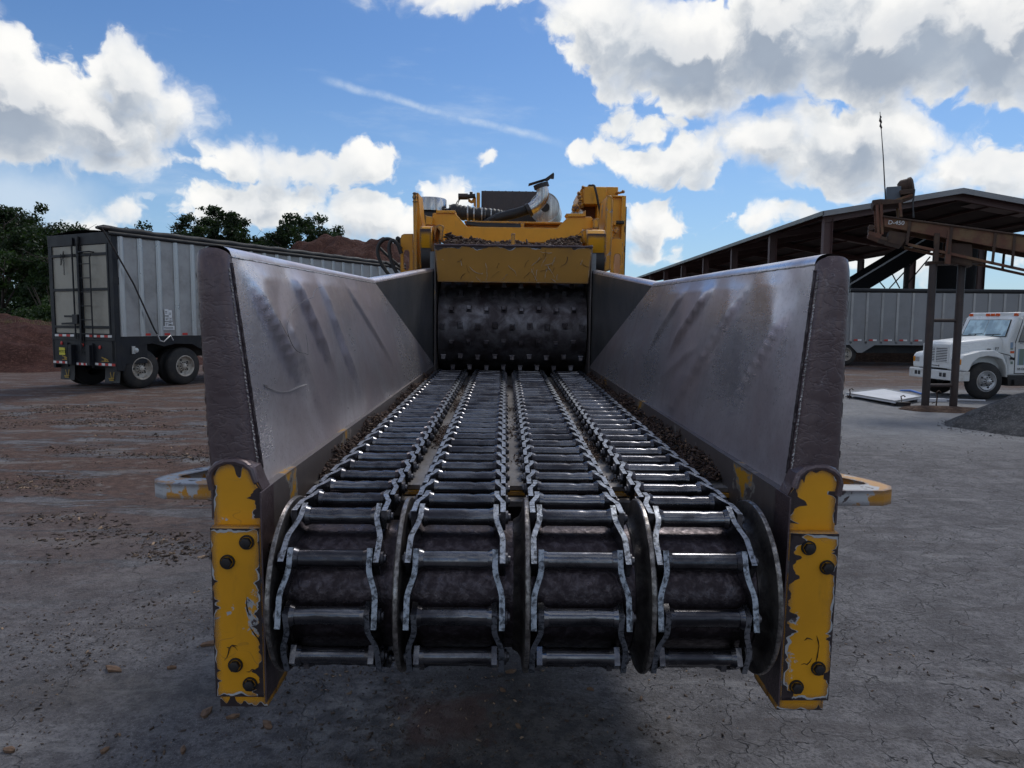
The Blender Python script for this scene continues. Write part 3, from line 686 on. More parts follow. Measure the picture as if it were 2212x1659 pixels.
    worn(al, (0, -1), 2.222, .024, post, sg*6.+4); worn([(xo-e_, -.69), (xo-e_, -.585)], (-1, 0), 2.222, .010, post, sg*8.)
    worn([(xi+e_, -1.332), (xo-e_, -1.332)], (0, 1), 2.222, .022 if sg < 0 else .008, post, sg*9.)
    # slanted stiffener behind the post
    b = B(); b.prism([(2.30, -1.25), (2.30, -1.33), (2.42, -1.33), (2.62, -1.16), (2.62, -1.10)], 0, X(xi-.0005), X(xi+.02)); mpart(b, 'post_gusset', 'yellow_worn', smooth=0)
    # tie-down lug
    b = B(); lx = 1.028; ol = [(X(lx), 2.30), (X(lx+.17), 2.305), (X(lx+.21), 2.33), (X(lx+.23), 2.37), (X(lx+.222), 2.42), (X(lx+.18), 2.50), (X(lx+.12), 2.58), (X(lx+.05), 2.63), (X(lx), 2.64)]
    hl = [(X(lx+.04), 2.392), (X(lx+.135), 2.390), (X(lx+.157), 2.40), (X(lx+.160), 2.42), (X(lx+.13), 2.465), (X(lx+.09), 2.52), (X(lx+.06), 2.54), (X(lx+.04), 2.545)]
    if sg < 0: ol = ol[::-1]; hl = hl[::-1]
    b.prism(ol, 2, -.656, -.604, hole=hl); mpart(b, 'tie_down_lug', 'lug_paint', bevel=.005)

# --- bed floor and its front edge
FZ = -.722
b = B()
for k in range(5):
    x0 = XC-.86+.344*k; b.box(x0+.003, x0+.341, 2.78, 7.1, FZ-.02, FZ)
mpart(b, 'bed_floor', 'floor_plate', bevel=.002)
b = B(); b.box(XC-.86, XC+.86, 2.765, 2.80, FZ-.036, FZ-.022); mpart(b, 'bed_edge', 'yellow_paint')
for k in range(3):
    xm = XC-.026+(k-1)*.3815
    b = B(); b.prism([(xm-.10, FZ-.04), (xm-.10, FZ-.105), (xm-.045, FZ-.105), (xm-.045, FZ-.065), (xm+.045, FZ-.065), (xm+.045, FZ-.105), (xm+.10, FZ-.105), (xm+.10, FZ-.04)], 1, 2.70, 2.765)
    mpart(b, 'chain_guide', 'floor_plate', bevel=.003)
b = B(); b.box(XC-.86, XC+.86, 2.95, 3.05, -1.1, FZ-.03); b.box(XC-.80, XC-.68, 2.9, 9, -1.15, -.95); b.box(XC+.68, XC+.80, 2.9, 9, -1.15, -.95); b.box(XC-.86, XC+.86, 3., 8., -.90, -.86)
mpart(b, 'bed_frame', 'dark_iron', smooth=0)
# --- tail drum with its flanges
DY, DZ, DR, PR = 2.31, -.935, .205, .250
b = B(); b.lathe((XC-.80, DY, DZ), (1, 0, 0), [(0, .0), (0, DR), (1.6, DR), (1.6, 0)], 56)
drum = mpart(b, 'tail_drum', 'drum_steel', smooth=30)
for k in range(5):
    x = XC-.005+(k-2)*.380
    b = B(); dirx = 1 if k >= 2 else -1
    b.lathe((x, DY, DZ), (dirx, 0, 0), [(-.034, DR-.005), (-.034, DR+.006), (-.016, DR+.016), (-.006, DR+.035), (-.001, .277), (.001, .281)], 64); b.lathe((x, DY, DZ), (dirx, 0, 0), [(.001, .281), (.004, .284), (.013, .284), (.016, .281)], 64, 1); b.lathe((x, DY, DZ), (dirx, 0, 0), [(.016, .281), (.018, .276), (.018, DR-.005)], 64)
    f_ = b.build('drum_flange', ['flange_steel', 'flange_rim'], drum, smooth=40); f_.location = (0, 0, 0)
# --- drag chains
P = .168; stepa = 2*math.asin(P/2/PR); a0 = rad(13)
def pin_on(a): return np.array([DY-PR*math.sin(a), DZ+PR*math.cos(a)])
pins = [pin_on(a0+k*stepa) for k in range(5)]
first = pins[0]; zf = DZ+PR; yb = first[0]+math.sqrt(P*P-(zf-first[1])**2); flatp = [np.array([yb+P*i, zf]) for i in range(29)]
last = pins[-1]; zb = DZ-PR+.0; dzz = last[1]-zb; yb2 = last[0]+math.sqrt(max(P*P-dzz*dzz, 0)); back = [np.array([yb2+P*i, zb-.004*i]) for i in range(8)]
PINS = flatp[::-1]+pins+back
def link_mesh():
    b = B(); ni, wo_ = .112, .1345     # half widths (inner faces) at barrel end and at the wide end
    t_ = .0170
    prof = [(-.032, ni), (.020, ni)]+[(.020+.100*k_/7, ni+(wo_-ni)*(.5-.5*math.cos(math.pi*k_/7))) for k_ in range(1, 7)]+[(.120, wo_), (.205, wo_)]
    hgt = [.027, .033, .0335, .033, .032, .0315, .032, .033, .033, .031]
    for s_ in (-1, 1):
        vs = []; n = len(prof)
        for (y, x), h in zip(prof, hgt):
            for (dx, dz) in ((0, -h), (t_, -h), (t_, h), (0, h)): vs.append((s_*(x+dx), y, dz))
        for i in range(n-1):
            a = 4*i; c = 4*(i+1)
            q = [(a, c, c+1, a+1), (a+1, c+1, c+2, a+2), (a+2, c+2, c+3, a+3), (a+3, c+3, c, a)]
            b.add([], [], 0)
            for j, f in enumerate(q): pass
        o = len(b.v); b.v += vs
        for i in range(n-1):
            a = o+4*i; c = o+4*(i+1)
            for j, f in enumerate([(a, c, c+1, a+1), (a+1, c+1, c+2, a+2), (a+2, c+2, c+3, a+3), (a+3, c+3, c, a)]):
                b.f.append(f if s_ > 0 else f[::-1]); b.m.append(1 if j in (0, 2) else 0)
        b.f.append((o, o+1, o+2, o+3)); b.m.append(0); b.f.append((o+4*n-4, o+4*n-1, o+4*n-2, o+4*n-3)); b.m.append(0)
    # barrel with a worn flat and a small nick
    n = 14; rows = 13; o = len(b.v)
    for i in range(rows):
        x = -ni+2*ni*i/(rows-1)
        for k in range(n):
            a = 2*math.pi*k/n; r = .0268
            zz = math.sin(a)*r; yy = math.cos(a)*r
            if zz > .0225: zz = .0225+(zz-.0225)*.45
            if abs(i-4) < 1 and .6 < math.sin(a): zz -= .003
            b.v.append((x, yy, zz))
    for i in range(rows-1):
        for k in range(n):
            a_mid = 2*math.pi*(k+.5)/n
            b.f.append((o+i*n+k, o+i*n+(k+1) % n, o+(i+1)*n+(k+1) % n, o+(i+1)*n+k)); b.m.append(0)
    # fillet rings
    for s_ in (-1, 1): b.lathe((s_*ni, 0, 0), (-s_, 0, 0), [(0, .034), (.006, .031), (.014, .0278)], 14)
    return b
lb = link_mesh(); proto = lb.build('chain_link', ['barrel_steel' if 'barrel_steel' in MM else 'chain_steel', 'polished_edge'], None, smooth=40); LM = proto.data
bpy.data.objects.remove(proto)
LM2 = LM.copy()   # a second link with a chewed barrel
for v in LM2.vertices:
    if v.co.z > .015 and abs(v.co.x) < .11: v.co.z += -.0035*math.exp(-((v.co.x-.03)/.018)**2)+.0015*math.exp(-((v.co.x+.05)/.02)**2)
for k in range(4):
    cx = XC-.026+(k-1.5)*.3815
    b = B()
    for i, p in enumerate(PINS[:-1]):
        q_ = PINS[i+1]; d = (q_-p)/np.linalg.norm(q_-p)
        if i > 0:
            for s_ in (-1, 1): b.lathe((cx+s_*.1510, p[0], p[1]), (s_, 0, 0), [(0, .0001), (0, .022), (.008, .022), (.010, .013), (.016, .012), (.018, .0001)], 12)
            b.cyl((cx-.150, p[0], p[1]), (cx+.150, p[0], p[1]), .012, n=8)
    ch = mpart(b, 'drag_chain', 'chain_steel', smooth=35)
    for i, p in enumerate(PINS[:-1]):
        q_ = PINS[i+1]; d = (q_-p)/np.linalg.norm(q_-p)
        me = LM2 if (i*7+k*3) % 7 == 0 else LM
        o = bpy.data.objects.new('chain_link', me); COL.objects.link(o); o.parent = ch
        xax = Vector((-1, 0, 0)); yax = Vector((0, d[0], d[1])); zax = xax.cross(yax); mm = Matrix.Identity(4)
        for r_i in range(3): mm[r_i][0] = xax[r_i]; mm[r_i][1] = yax[r_i]; mm[r_i][2] = zax[r_i]
        mm[0][3], mm[1][3], mm[2][3] = cx, p[0], p[1]; o.matrix_local = mm
        if 18 < i < len(PINS)-8 and random.random() < .9:
            md = None
# --- feed wheel
WY, WZ, WR = 7.47, -.235, .455
b = B(); b.lathe((XC-.735, WY, WZ), (1, 0, 0), [(0, 0.), (0, WR), (1.47, WR), (1.47, 0)], 72); fw = mpart(b, 'feed_wheel', 'wheel_steel', smooth=30)
tb = B()
tb.hexa([(-.019, .0, -.024), (.019, .0, -.024), (.017, .045, -.018), (-.017, .045, -.018), (-.021, .0, .028), (.021, .0, .028), (.018, .052, .016), (-.018, .052, .016)])
tb.hexa([(-.030, -.002, -.036), (.030, -.002, -.036), (.022, .013, -.028), (-.022, .013, -.028), (-.030, -.002, .036), (.030, -.002, .036), (.022, .013, .028), (-.022, .013, .028)])
tp = tb.build('tooth', 'wheel_steel', None, smooth=0); TM = tp.data; bpy.data.objects.remove(tp)
for r_i, deg in enumerate((66, 45, 23, 2, -19, -40, -61)):
    n = 9 if r_i % 2 else 8
    for c in range(n):
        x = XC+(c-(n-1)/2)*.172; a = rad(deg+(1 if c % 2 else -1)*.8); rot = Matrix.Rotation(-a, 4, 'X')
        o = bpy.data.objects.new('tooth', TM); COL.objects.link(o); o.parent = fw
        # tooth's +y is its height; it points towards the viewer (-Y) turned up by a
        mm = Matrix.Identity(4); out_ = Vector((0, -math.cos(a), math.sin(a))); up_ = Vector((0, math.sin(a), math.cos(a))); xa = out_.cross(up_)
        for j in range(3): mm[j][0] = xa[j]; mm[j][1] = out_[j]; mm[j][2] = up_[j]
        pos = Vector((x, WY, WZ))+out_*(WR-.004); mm[0][3], mm[1][3], mm[2][3] = pos; o.matrix_local = mm
# --- throat: cheek plates, cover, top
zt = .555
for sg in (-1, 1):
    b = B(); x0 = XC+sg*.748; b.box(min(x0, x0+sg*.014), max(x0, x0+sg*.014), 6.93, 7.9, -.75, zt+.02); mpart(b, 'cheek_plate', 'side_wall_paint', bevel=.003)
    b = B(); b.box(*sorted((x0+sg*.022, x0+sg*.06)), 7.0, 8.2, -.9, .5); mpart(b, 'throat_side', 'panel_steel', smooth=0)
b = B(); b.box(XC-.75, XC+.75, 7.95, 8.0, -.95, .5); b.box(XC-.75, XC+.75, 7.1, 7.95, -.95, -.74); mpart(b, 'throat_back', 'dark_iron', smooth=0)
b = B(); b.hexa([(XC-.728, 6.92, .205), (XC+.728, 6.92, .205), (XC+.728, 6.97, .205), (XC-.728, 6.97, .205), (XC-.755, 6.90, zt), (XC+.755, 6.90, zt), (XC+.755, 6.95, zt), (XC-.755, 6.95, zt)])
cov = mpart(b, 'feed_cover', 'yellow_scratched', bevel=.004)
b = B(); pts = [(XC-.76+1.52*i/60, 6.897+.004*math.sin(i*1.7), zt+.006*fbm(i*.5, 0, 1)) for i in range(61)]; b.tube(pts, [.010+.005*random.random() for _ in pts], 6); mpart(b, 'torn_lip', 'edge_roll')
for lay, (mt_, ad, off) in enumerate((('primer_grey', .006, .0008), ('bare_dark', 0., .0016))):
    q = B(); n_ = 240; t_, b_2 = [], []
    for k_ in range(n_+1):
        x_ = XC-.752+1.504*k_/n_; w_ = max(.003, .016+.045*max(-.25, fbm(x_*5, 1., 2., 1.6, 5)))+ad*max(0, .3+3*fbm(x_*9, 7., 2., 1, 3))
        t_.append((x_, 6.8995-off, zt-.002)); z_ = zt-.002-w_; b_2.append((x_, 6.8995-off+(zt-z_)*.057, z_))
    q.add(t_+b_2, [(k_, k_+1, n_+2+k_, n_+1+k_) for k_ in range(n_)]); o_ = q.build('bare_edge' if lay else 'primer_edge', mt_, cov, smooth=0); o_.location = (0, 0, 0)
q = B()
for _ in range(34):
    x = XC+random.uniform(-.68, .68); z = random.uniform(.24, .53); yy = 6.917-(z-.205)*.057; an = random.uniform(-2.6, -.5); pt = [(x, yy-.002, z)]
    for i in range(random.randint(2, 5)):
        an += random.uniform(-.5, .5); x += .030*math.cos(an); z += .026*math.sin(an)
        if not .22 < z < .54: break
        pt.append((x, 6.917-(z-.205)*.057-.002, z))
    if len(pt) > 1: q.tube(pt, [random.uniform(.001, .005) for _ in pt], 4, mi=random.choice((0, 0, 1, 1)), sq=.4)
g_ = q.build('scratches', ['bolt_metal', 'decal_white'], cov, kind='stuff'); g_.location = (0, 0, 0)
b = B(); b.box(XC-.74, XC+.74, 6.96, 7.8, zt-.03, zt-.01); mpart(b, 'cover_top', 'yellow_paint')
for (x_, s_) in (((1107.+1112.)/2, 1),):
    x0, z0 = M(*c4(1668, 1070), 6.95); b = B(); b.box(x0-.020, x0+.020, 6.96, 7.02, zt-.01, .68); mpart(b, 'cover_rib', 'yellow_worn', bevel=.006)

def outline(nm, pts, Y, th, mat='yellow_paint', hole=None, bev=.006):
    pp = [M(*p, Y) for p in pts]; hh_ = [M(*p, Y) for p in hole] if hole else None
    b = B(); b.prism(pp, 1, Y, Y+th, hole=hh_); return mpart(b, nm, mat, bevel=bev)
# --- lift yoke over the feed wheel
outline('lift_yoke', [c4(480, 640), c4(500, 632), c4(815, 637), c4(985, 835), c5(655, 855), c5(820, 692), c5(1160, 688), c5(1185, 715), c5(1185, 862), c5(1030, 875), c5(1040, 1080), c4(640, 1060), c4(640, 850), c4(480, 805)], 7.9, .05)
outline('yoke_pad', [c4(533, 560), c4(550, 592), c4(815, 595), c4(815, 637), c4(533, 637)], 7.88, .25, 'yellow_paint')
outline('yoke_pad', [c5(790, 640), c5(1050, 640), c5(1060, 596), c5(1083, 600), c5(1083, 690), c5(820, 690)], 7.88, .25, 'yellow_paint')
b = B(); x0, _ = M(*c4(955, 770), 8.4); x1, _ = M(*c5(725, 790), 8.4); zt2 = M(*c4(955, 762), 8.4)[1]; zb2 = M(*c4(990, 845), 8.4)[1]
b.box(x0, x1, 8.3, 8.5, zt2-.02, zt2); b.box(x0, x1, 8.48, 8.5, zb2-.1, zt2-.02); b.box(x0, x1, 8.0, 8.3, zb2-.12, zb2-.09); mpart(b, 'cross_beam', 'yellow_paint', bevel=.004)
for (px_, py_) in (c4(1545, 790), c4(1720, 790), c5(140, 800)):
    xx, zz = M(px_, py_, 8.4); b = B(); b.box(xx-.025, xx+.025, 8.28, 8.48, zb2-.02, zt2-.02); mpart(b, 'beam_web', 'yellow_paint')
b = B(); pth = [M(*c4(980, 790), 8.25), M(*c4(1200, 815), 8.25), M(*c4(1500, 820), 8.25), M(*c4(1780, 832), 8.25)]
for dz in (0, .03, -.025): b.tube([(p[0], 8.22+dz, p[1]+dz*.6) for p in pth], .012, 6)
mpart(b, 'hydraulic_line', 'black_rubber')
# pivot housings
def pivot(x0, x1, cpx):
    (ax_, az1) = M(x0[0], x0[1], 7.45); (bx_, az2) = M(x1[0], x1[1], 7.45); lo, hi = min(az1, az2), max(az1, az2)
    prof = [(7.30, lo), (7.22, lo+.10), (7.20, lo+.25), (7.22, hi-.10), (7.30, hi-.02), (7.42, hi), (8.0, hi), (8.0, lo)]
    b = B(); b.prism(prof, 0, min(ax_, bx_), max(ax_, bx_)); o = mpart(b, 'pivot_housing', 'yellow_worn', bevel=.012, seg=3)
    b = B(); xm = (ax_+bx_)/2; b.lathe((min(ax_, bx_)+.008, 7.40, lo-.02), (1, 0, 0), [(0, 0), (0, .17), (abs(bx_-ax_)-.016, .17), (abs(bx_-ax_)-.016, 0)], 24); mpart(b, 'pivot_bush', 'dark_iron')
    return o
pivot(c4(330, 830), c4(495, 1260), 0); pivot(c5(1060, 880), c5(1325, 1330), 0)
# inner arm webs
outline('arm_web', [c4(500, 830), c4(590, 800), c4(650, 830), c4(625, 1035), c4(575, 1035), c4(588, 900), c4(545, 850), c4(505, 1050), c4(497, 1040)], 7.35, .4, 'yellow_worn')
outline('arm_web', [c5(1010, 900), c5(1050, 875), c5(1190, 860), c5(1110, 900), c5(1085, 1085), c5(1040, 1085)], 7.35, .4, 'yellow_worn')
outline('arm_stub', [c4(375, 660), c4(400, 680), c4(480, 690), c4(480, 810), c4(375, 810)], 7.8, .2)
outline('arm_stub', [c5(1185, 720), c5(1285, 712), c5(1275, 868), c5(1185, 862)], 7.8, .2, 'yellow_worn')
# tall fins
def fin(front, Y, depth, mat='yellow_worn', nm='side_fin', lean=0.):
    pp = [M(*p, Y) for p in front]; b = B(); b.prism(pp, 1, Y, Y+depth); return mpart(b, nm, mat, bevel=.010)
fin([c4(188, 325), c4(240, 325), c4(255, 700), c4(262, 1480), c4(200, 1500), c4(195, 900)], 7.80, .50)
outline('fin_gusset', [c4(242, 330), c4(270, 335), c4(298, 650), c4(322, 800), c4(300, 1000), c4(300, 1440), c4(262, 1480), c4(255, 700)], 7.86, .42, 'yellow_paint')
fin([c5(1395, 378), c5(1470, 376), c5(1482, 500), c5(1470, 1000), c5(1445, 1480), c5(1375, 1500), c5(1345, 1490), c5(1365, 900), c5(1375, 500)], 7.80, .50)
outline('fin_gusset', [c5(1385, 620), c5(1365, 800), c5(1335, 890), c5(1345, 1490), c5(1375, 1500), c5(1400, 1200)], 7.86, .3, 'yellow_paint')
sl = [c4(57, 1215), c4(75, 1185), c4(120, 1185), c4(137, 1215), c4(137, 1445), c4(115, 1475), c4(75, 1475), c4(57, 1445)]
outline('slotted_plate', [c4(5, 1010), c4(22, 960), c4(60, 942), c4(192, 940), c4(200, 1500), c4(120, 1520), c4(5, 1560)], 7.95, .025, hole=sl)
sl = [c5(1505, 1265), c5(1525, 1240), c5(1570, 1240), c5(1590, 1265), c5(1582, 1505), c5(1560, 1530), c5(1515, 1530), c5(1497, 1505)]
outline('slotted_plate', [c5(1440, 1030), c5(1500, 1000), c5(1570, 1002), c5(1612, 1030), c5(1628, 1075), c5(1618, 1590), c5(1440, 1530)], 7.95, .025, hole=sl)
# bodywork behind, left and right of the throat
def pbox(nm, p0, p1, Y, dep, mat, bev=.008):
    (x0, z0), (x1, z1) = M(*p0, Y), M(*p1, Y); b = B(); b.box(min(x0, x1), max(x0, x1), Y, Y+dep, min(z0, z1), max(z0, z1)); return mpart(b, nm, mat, bevel=bev)
b = B(); b.box(XC-.95, XC+.95, 8.6, 13.2, -1.2, .55); mpart(b, 'machine_body', 'yellow_paint', bevel=.02)
b = B(); b.box(XC-.75, XC+.60, 10.4, 12.6, .55, .95); mpart(b, 'engine_bay', 'dark_iron', bevel=.02)
# --- air cleaner cap
cx_, cz_ = M(*c4(418, 480), 8.7); Rr = (M(*c4(665, 480), 8.7)[0]-M(*c4(170, 480), 8.7)[0])/2; zt3 = M(*c4(418, 385), 8.7)[1]; zb3 = M(*c4(418, 585), 8.7)[1]
b = B(); b.lathe((cx_, 8.9, zb3), (0, 0, 1), [(0, Rr-.02), (0, Rr), (zt3-zb3-.02, Rr), (zt3-zb3-.006, Rr-.008), (zt3-zb3, Rr-.03), (zt3-zb3+.004, 0)], 40); ac = mpart(b, 'air_cleaner_cap', 'stainless', smooth=40)
b = B(); b.lathe((cx_, 8.9, zb3-.55), (0, 0, 1), [(0, .14), (.40, .14), (.43, Rr*.88), (.50, Rr*.92), (.55, Rr*.8)], 32); mpart(b, 'air_cleaner_body', 'black_rubber', smooth=40)
# --- intake hose with clamps
pth = [M(*p, 8.8) for p in (c4(700, 640), c4(790, 600), c4(900, 625), c4(1050, 640), c4(1200, 650), c4(1330, 655), c4(1440, 665), c4(1520, 680), c4(1560, 720))]
fine_ = []; rr_ = []
for i in range(len(pth)-1):
    for j in range(10):
        k = j/10; x = pth[i][0]+(pth[i+1][0]-pth[i][0])*k; z = pth[i][1]+(pth[i+1][1]-pth[i][1])*k; fine_.append((x, 8.85, z)); u_ = (i+k)/(len(pth)-1)
        base_r = .095-.028*u_+(-.03 if u_ < .08 else 0); rr_.append(base_r+.005*math.sin(u_*95))
b = B(); b.tube(fine_, rr_, 20); ih = mpart(b, 'intake_hose', 'black_rubber', smooth=60)
for (px_, r__) in ((1000, .094), (1093, .091), (1208, .078), (1250, .077), (1345, .070), (1375, .069)):
    x, _ = M(*c4(px_, 640), 8.8); zc = np.interp(x, [p[0] for p in pth], [p[1] for p in pth]); b = B(); b.lathe((x-.009, 8.85, float(zc)), (1, 0, 0), [(0, r__), (0, r__+.006), (.016, r__+.006), (.016, r__)], 24)
    o = b.build('hose_clamp', 'alu_bright', ih, smooth=40); o.location = (0, 0, 0)
# --- exhaust
pe = [M(*p, 8.55) for p in (c4(1180, 790), c4(1450, 705), c4(1700, 640), c4(1915, 575))]
b = B(); b.tube([(pe[0][0], 8.9, pe[0][1])]+[(p[0], 8.55, p[1]) for p in pe[1:]], .058, 20); ex = mpart(b, 'exhaust_pipe', 'black_frame', smooth=50)
pe = [M(*p, 8.5) for p in (c4(1900, 590), c4(1985, 545), c4(2060, 480), c4(2100, 410), c4(2110, 330), c4(2085, 240))]
b = B(); fpts = []
for i in range(len(pe)-1):
    for j in range(5):
        k = j/5; fpts.append((pe[i][0]*(1-k)+pe[i+1][0]*k, 8.5, pe[i][1]*(1-k)+pe[i+1][1]*k))
fpts.append((pe[-1][0], 8.5, pe[-1][1]))
for _ in range(3): fpts = [fpts[0]]+[tuple((fpts[i-1][c]+fpts[i][c]*2+fpts[i+1][c])/4 for c in range(3)) for i in range(1, len(fpts)-1)]+[fpts[-1]]
b.tube(fpts, .072, 24); el_ = mpart(b, 'exhaust_elbow', 'stainless', smooth=60)
for p_, q_ in ((fpts[0], fpts[2]),):
    b = B(); d = (Vector(q_)-Vector(p_)).normalized(); b.cyl(Vector(p_)-d*.02, Vector(p_)+d*.02, .082, n=24); o = b.build('pipe_clamp', 'dark_iron', el_); o.location = (0, 0, 0)
d = (Vector(fpts[-1])-Vector(fpts[-2])).normalized(); b = B(); b.cyl(Vector(fpts[-1])-d*.02, Vector(fpts[-1])+d*.028, .090, n=24); o = b.build('outlet_collar', 'dark_iron', el_); o.location = (0, 0, 0)
b = B(); p0 = Vector(fpts[-1])+d*.035; b.bar(p0+Vector((-.14, 0, -.02)), p0+Vector((.05, 0, .04)), .17, .006)
f0_, f1_ = M(*c5(440, 165), 8.5), M(*c5(600, 60), 8.5); b.prism([M(*c5(430, 170), 8.5), M(*c5(600, 45), 8.5), M(*c5(612, 70), 8.5), M(*c5(608, 130), 8.5), M(*c5(560, 125), 8.5), M(*c5(520, 160), 8.5), M(*c5(480, 160), 8.5)], 1, 8.46, 8.53)
o = b.build('rain_flap', 'dark_iron', el_, smooth=0); o.location = (0, 0, 0)
# --- muffler drum, seen end on
cx_, cz_ = M(*c5(470, 555), 9.); r_ = (M(*c5(690, 555), 9.)[0]-M(*c5(250, 555), 9.)[0])/2
b = B(); b.lathe((cx_, 9.0, cz_), (.12, 1, .02), [(-.01, 0), (-.012, .05), (-.004, r_*.75), (0, r_-.012), (-.01, r_-.008), (-.01, r_+.002), (.015, r_+.003), (.02, r_-.004), (.9, r_-.004), (.9, 0)], 48); mf = mpart(b, 'muffler', 'stainless', smooth=40)
b = B(); b.lathe((cx_+.01, 8.985, cz_), (.12, 1, .02), [(-.02, 0), (-.02, .055), (.01, .055)], 24); o = b.build('muffler_inlet', 'dark_iron', mf); o.location = (0, 0, 0)
# --- radiator with chevron fins
(x0, zt4), (x1, zb4) = M(*c4(1200, 305), 10.), M(*c5(358, 610), 10.); x1 = M(*c5(358, 320), 10.)[0]
b = B(); b.box(x0, x1, 10., 10.5, zb4-.2, zt4); rd = mpart(b, 'radiator', 'radiator_grey', bevel=.006)
nz = 15; npk = 8; dz_ = (zt4-zb4)/nz
for k in range(nz):
    z = zt4-.02-k*dz_; b = B(); pts = []
    nst = npk*2
    for i in range(nst+1):
        pts.append((x0+.008+(x1-x0-.016)*i/nst, z+(.012 if i % 2 else -.008)))
    up = [(p[0], p[1]+.008) for p in pts]; dn = [(p[0], p[1]-.006) for p in pts]; n = len(pts)
    vs = [(p[0], 9.975, p[1]) for p in up]+[(p[0], 9.975, p[1]) for p in dn]+[(p[0], 9.9995, p[1]+.004) for p in up]+[(p[0], 9.9995, p[1]-.004) for p in dn]
    fs = []
    for i in range(n-1): fs += [(i, i+1, n+i+1, n+i), (2*n+i, 2*n+i+1, i+1, i), (n+i, n+i+1, 3*n+i+1, 3*n+i)]
    b.add(vs, fs); o = b.build('fin', 'radiator_fin', rd, smooth=0); o.location = (0, 0, 0)
pbox('radiator_bracket', c4(1130, 330), c4(1175, 600), 9.9, .12, 'yellow_paint')
outline('sensor_bracket', [c4(1000, 365), c4(1012, 370), c4(1020, 420), c4(1055, 450), c4(1085, 400), c4(1120, 400), c4(1120, 560), c4(1085, 550), c4(1085, 480), c4(1050, 490), c4(1005, 465)], 9.95, .04)
b = B(); p0 = M(*c4(860, 392), 9.9); p1 = M(*c4(1000, 392), 9.9); b.cyl((p0[0], 9.9, p0[1]), (p1[0], 9.9, p1[1]), .042, n=16)
p2 = M(*c4(1110, 380), 9.9); b.cyl((p1[0], 9.9, p1[1]), (p2[0], 9.9, p2[1]), .03, n=12); p3 = M(*c4(1050, 360), 9.9); b.box(p3[0]-.02, p3[0]+.02, 9.87, 9.92, p3[1]-.02, p3[1]+.03)
mpart(b, 'lift_actuator', 'dark_iron')
b = B()
for dx_ in (0, 30):
    pa = M(*c4(870+dx_*.5, 430), 9.9); pb = M(*c4(822+dx_, 540), 9.9); b.tube([(pa[0], 9.9, pa[1]), ((pa[0]+pb[0])/2-.01, 9.88, (pa[1]+pb[1])/2), (pb[0], 9.9, pb[1])], .006, 6)
mpart(b, 'actuator_cable', 'wire')
# --- yellow engine housing on the right
pbox('housing_upper', c5(1055, 242), c5(1556, 390), 8.75, .8, 'yellow_paint')
pbox('housing_front', c5(1052, 245), c5(1385, 508), 8.70, .9, 'yellow_paint')
pbox('housing_column', c5(1250, 505), c5(1385, 900), 8.75, .7, 'yellow_paint')
pbox('housing_brown_panel', c5(1000, 508), c5(1250, 760), 8.95, .6, 'rust_beam')  # rust-brown panel set back below the housing front
pbox('housing_side', c5(1480, 376), c5(1640, 1010), 8.55, .06, 'yellow_paint')
pbox('housing_side_frame', c5(1615, 376), c5(1642, 1600), 8.50, .5, 'yellow_paint')
pbox('housing_side_frame', c5(1478, 372), c5(1640, 400), 8.50, .06, 'yellow_paint')
pbox('recessed_panel', c5(1485, 410), c5(1612, 1000), 8.62, .03, 'yellow_paint')
outline('filler_flange', [c5(1120, 212), c5(1215, 212), c5(1218, 242), c5(1120, 242)], 8.8, .2, 'dark_iron')
outline('housing_edge', [c5(1052, 245), c5(1052, 560), c5(1010, 560), c5(975, 480), c5(975, 350), c5(1020, 265)], 8.78, .7, 'yellow_worn')
b = B()
for (px_, py_, r__) in ((1035, 265, .02), (975, 355, .024), (985, 410, .028), (1000, 445, .028), (985, 485, .024), (1000, 520, .03), (960, 540, .035), (920, 560, .04), (900, 590, .03), (945, 590, .03), (1545, 345, .02), (1625, 330, .02)):
    x, z = M(*c5(px_, py_), 8.74); b.lathe((x, 8.70, z), (random.uniform(-.5, .1), -1, random.uniform(-.3, .3)), [(0, r__), (.02, r__), (.04, r__*.6), (.05, 0)], 10)
mpart(b, 'bolt_cluster', 'yellow_worn', smooth=30)
b = B(); x0, z0 = M(*c5(1565, 345), 8.7); x1, _ = M(*c5(1625, 330), 8.7); b.bar((x0-.03, 8.74, z0), (x1, 8.74, z0+.02), .02, .025); mpart(b, 'latch_lever', 'yellow_worn')
x0, z0 = M(*c5(965, 640), 8.8); b = B(); b.lathe((x0, 8.8, z0), (0, 1, 0), [(0, 0), (-.01, .06), (0, .075), (.3, .075)], 24); mpart(b, 'lamp_drum', 'stainless')
x0, z0 = M(*c5(1522, 886), 8.45); b = B(); b.lathe((x0, 8.40, z0), (0, 1, 0), [(-.01, 0.), (-.01, .014), (0, .016), (0, .032), (.15, .034)], 20); x1, z1 = M(*c5(1475, 935), 8.45); b.bar((x0, 8.48, z0), (x1-.04, 8.48, z1-.05), .05, .06); mpart(b, 'pin_boss', 'yellow_paint')
pbox('coupler_block', c5(1485, 752), c5(1528, 820), 8.42, .1, 'yellow_paint'); pbox('coupler', c5(1530, 745), c5(1650, 795), 8.45, .08, 'dark_iron')
for (y0_, y1_) in ((830, 920), (1120, 1215), (735, 760)): pbox('hinge', c5(1642, y0_), c5(1660, y1_), 8.5, .05, 'dark_iron', .003)
b = B(); pth = [M(*p, 8.62) for p in (c5(1185, 222), c5(1205, 240), c5(1235, 360), c5(1265, 500), c5(1300, 640), c5(1325, 780), c5(1320, 880))]
b.tube([(p[0], 8.62-.03*math.sin(i), p[1]) for i, p in enumerate(pth)], .013, 8); mpart(b, 'hanging_hose', 'black_rubber', smooth=60)
pbox('door_edge', c5(1640, 540), c5(1655, 1580), 8.7, .3, 'dark_iron', .003)
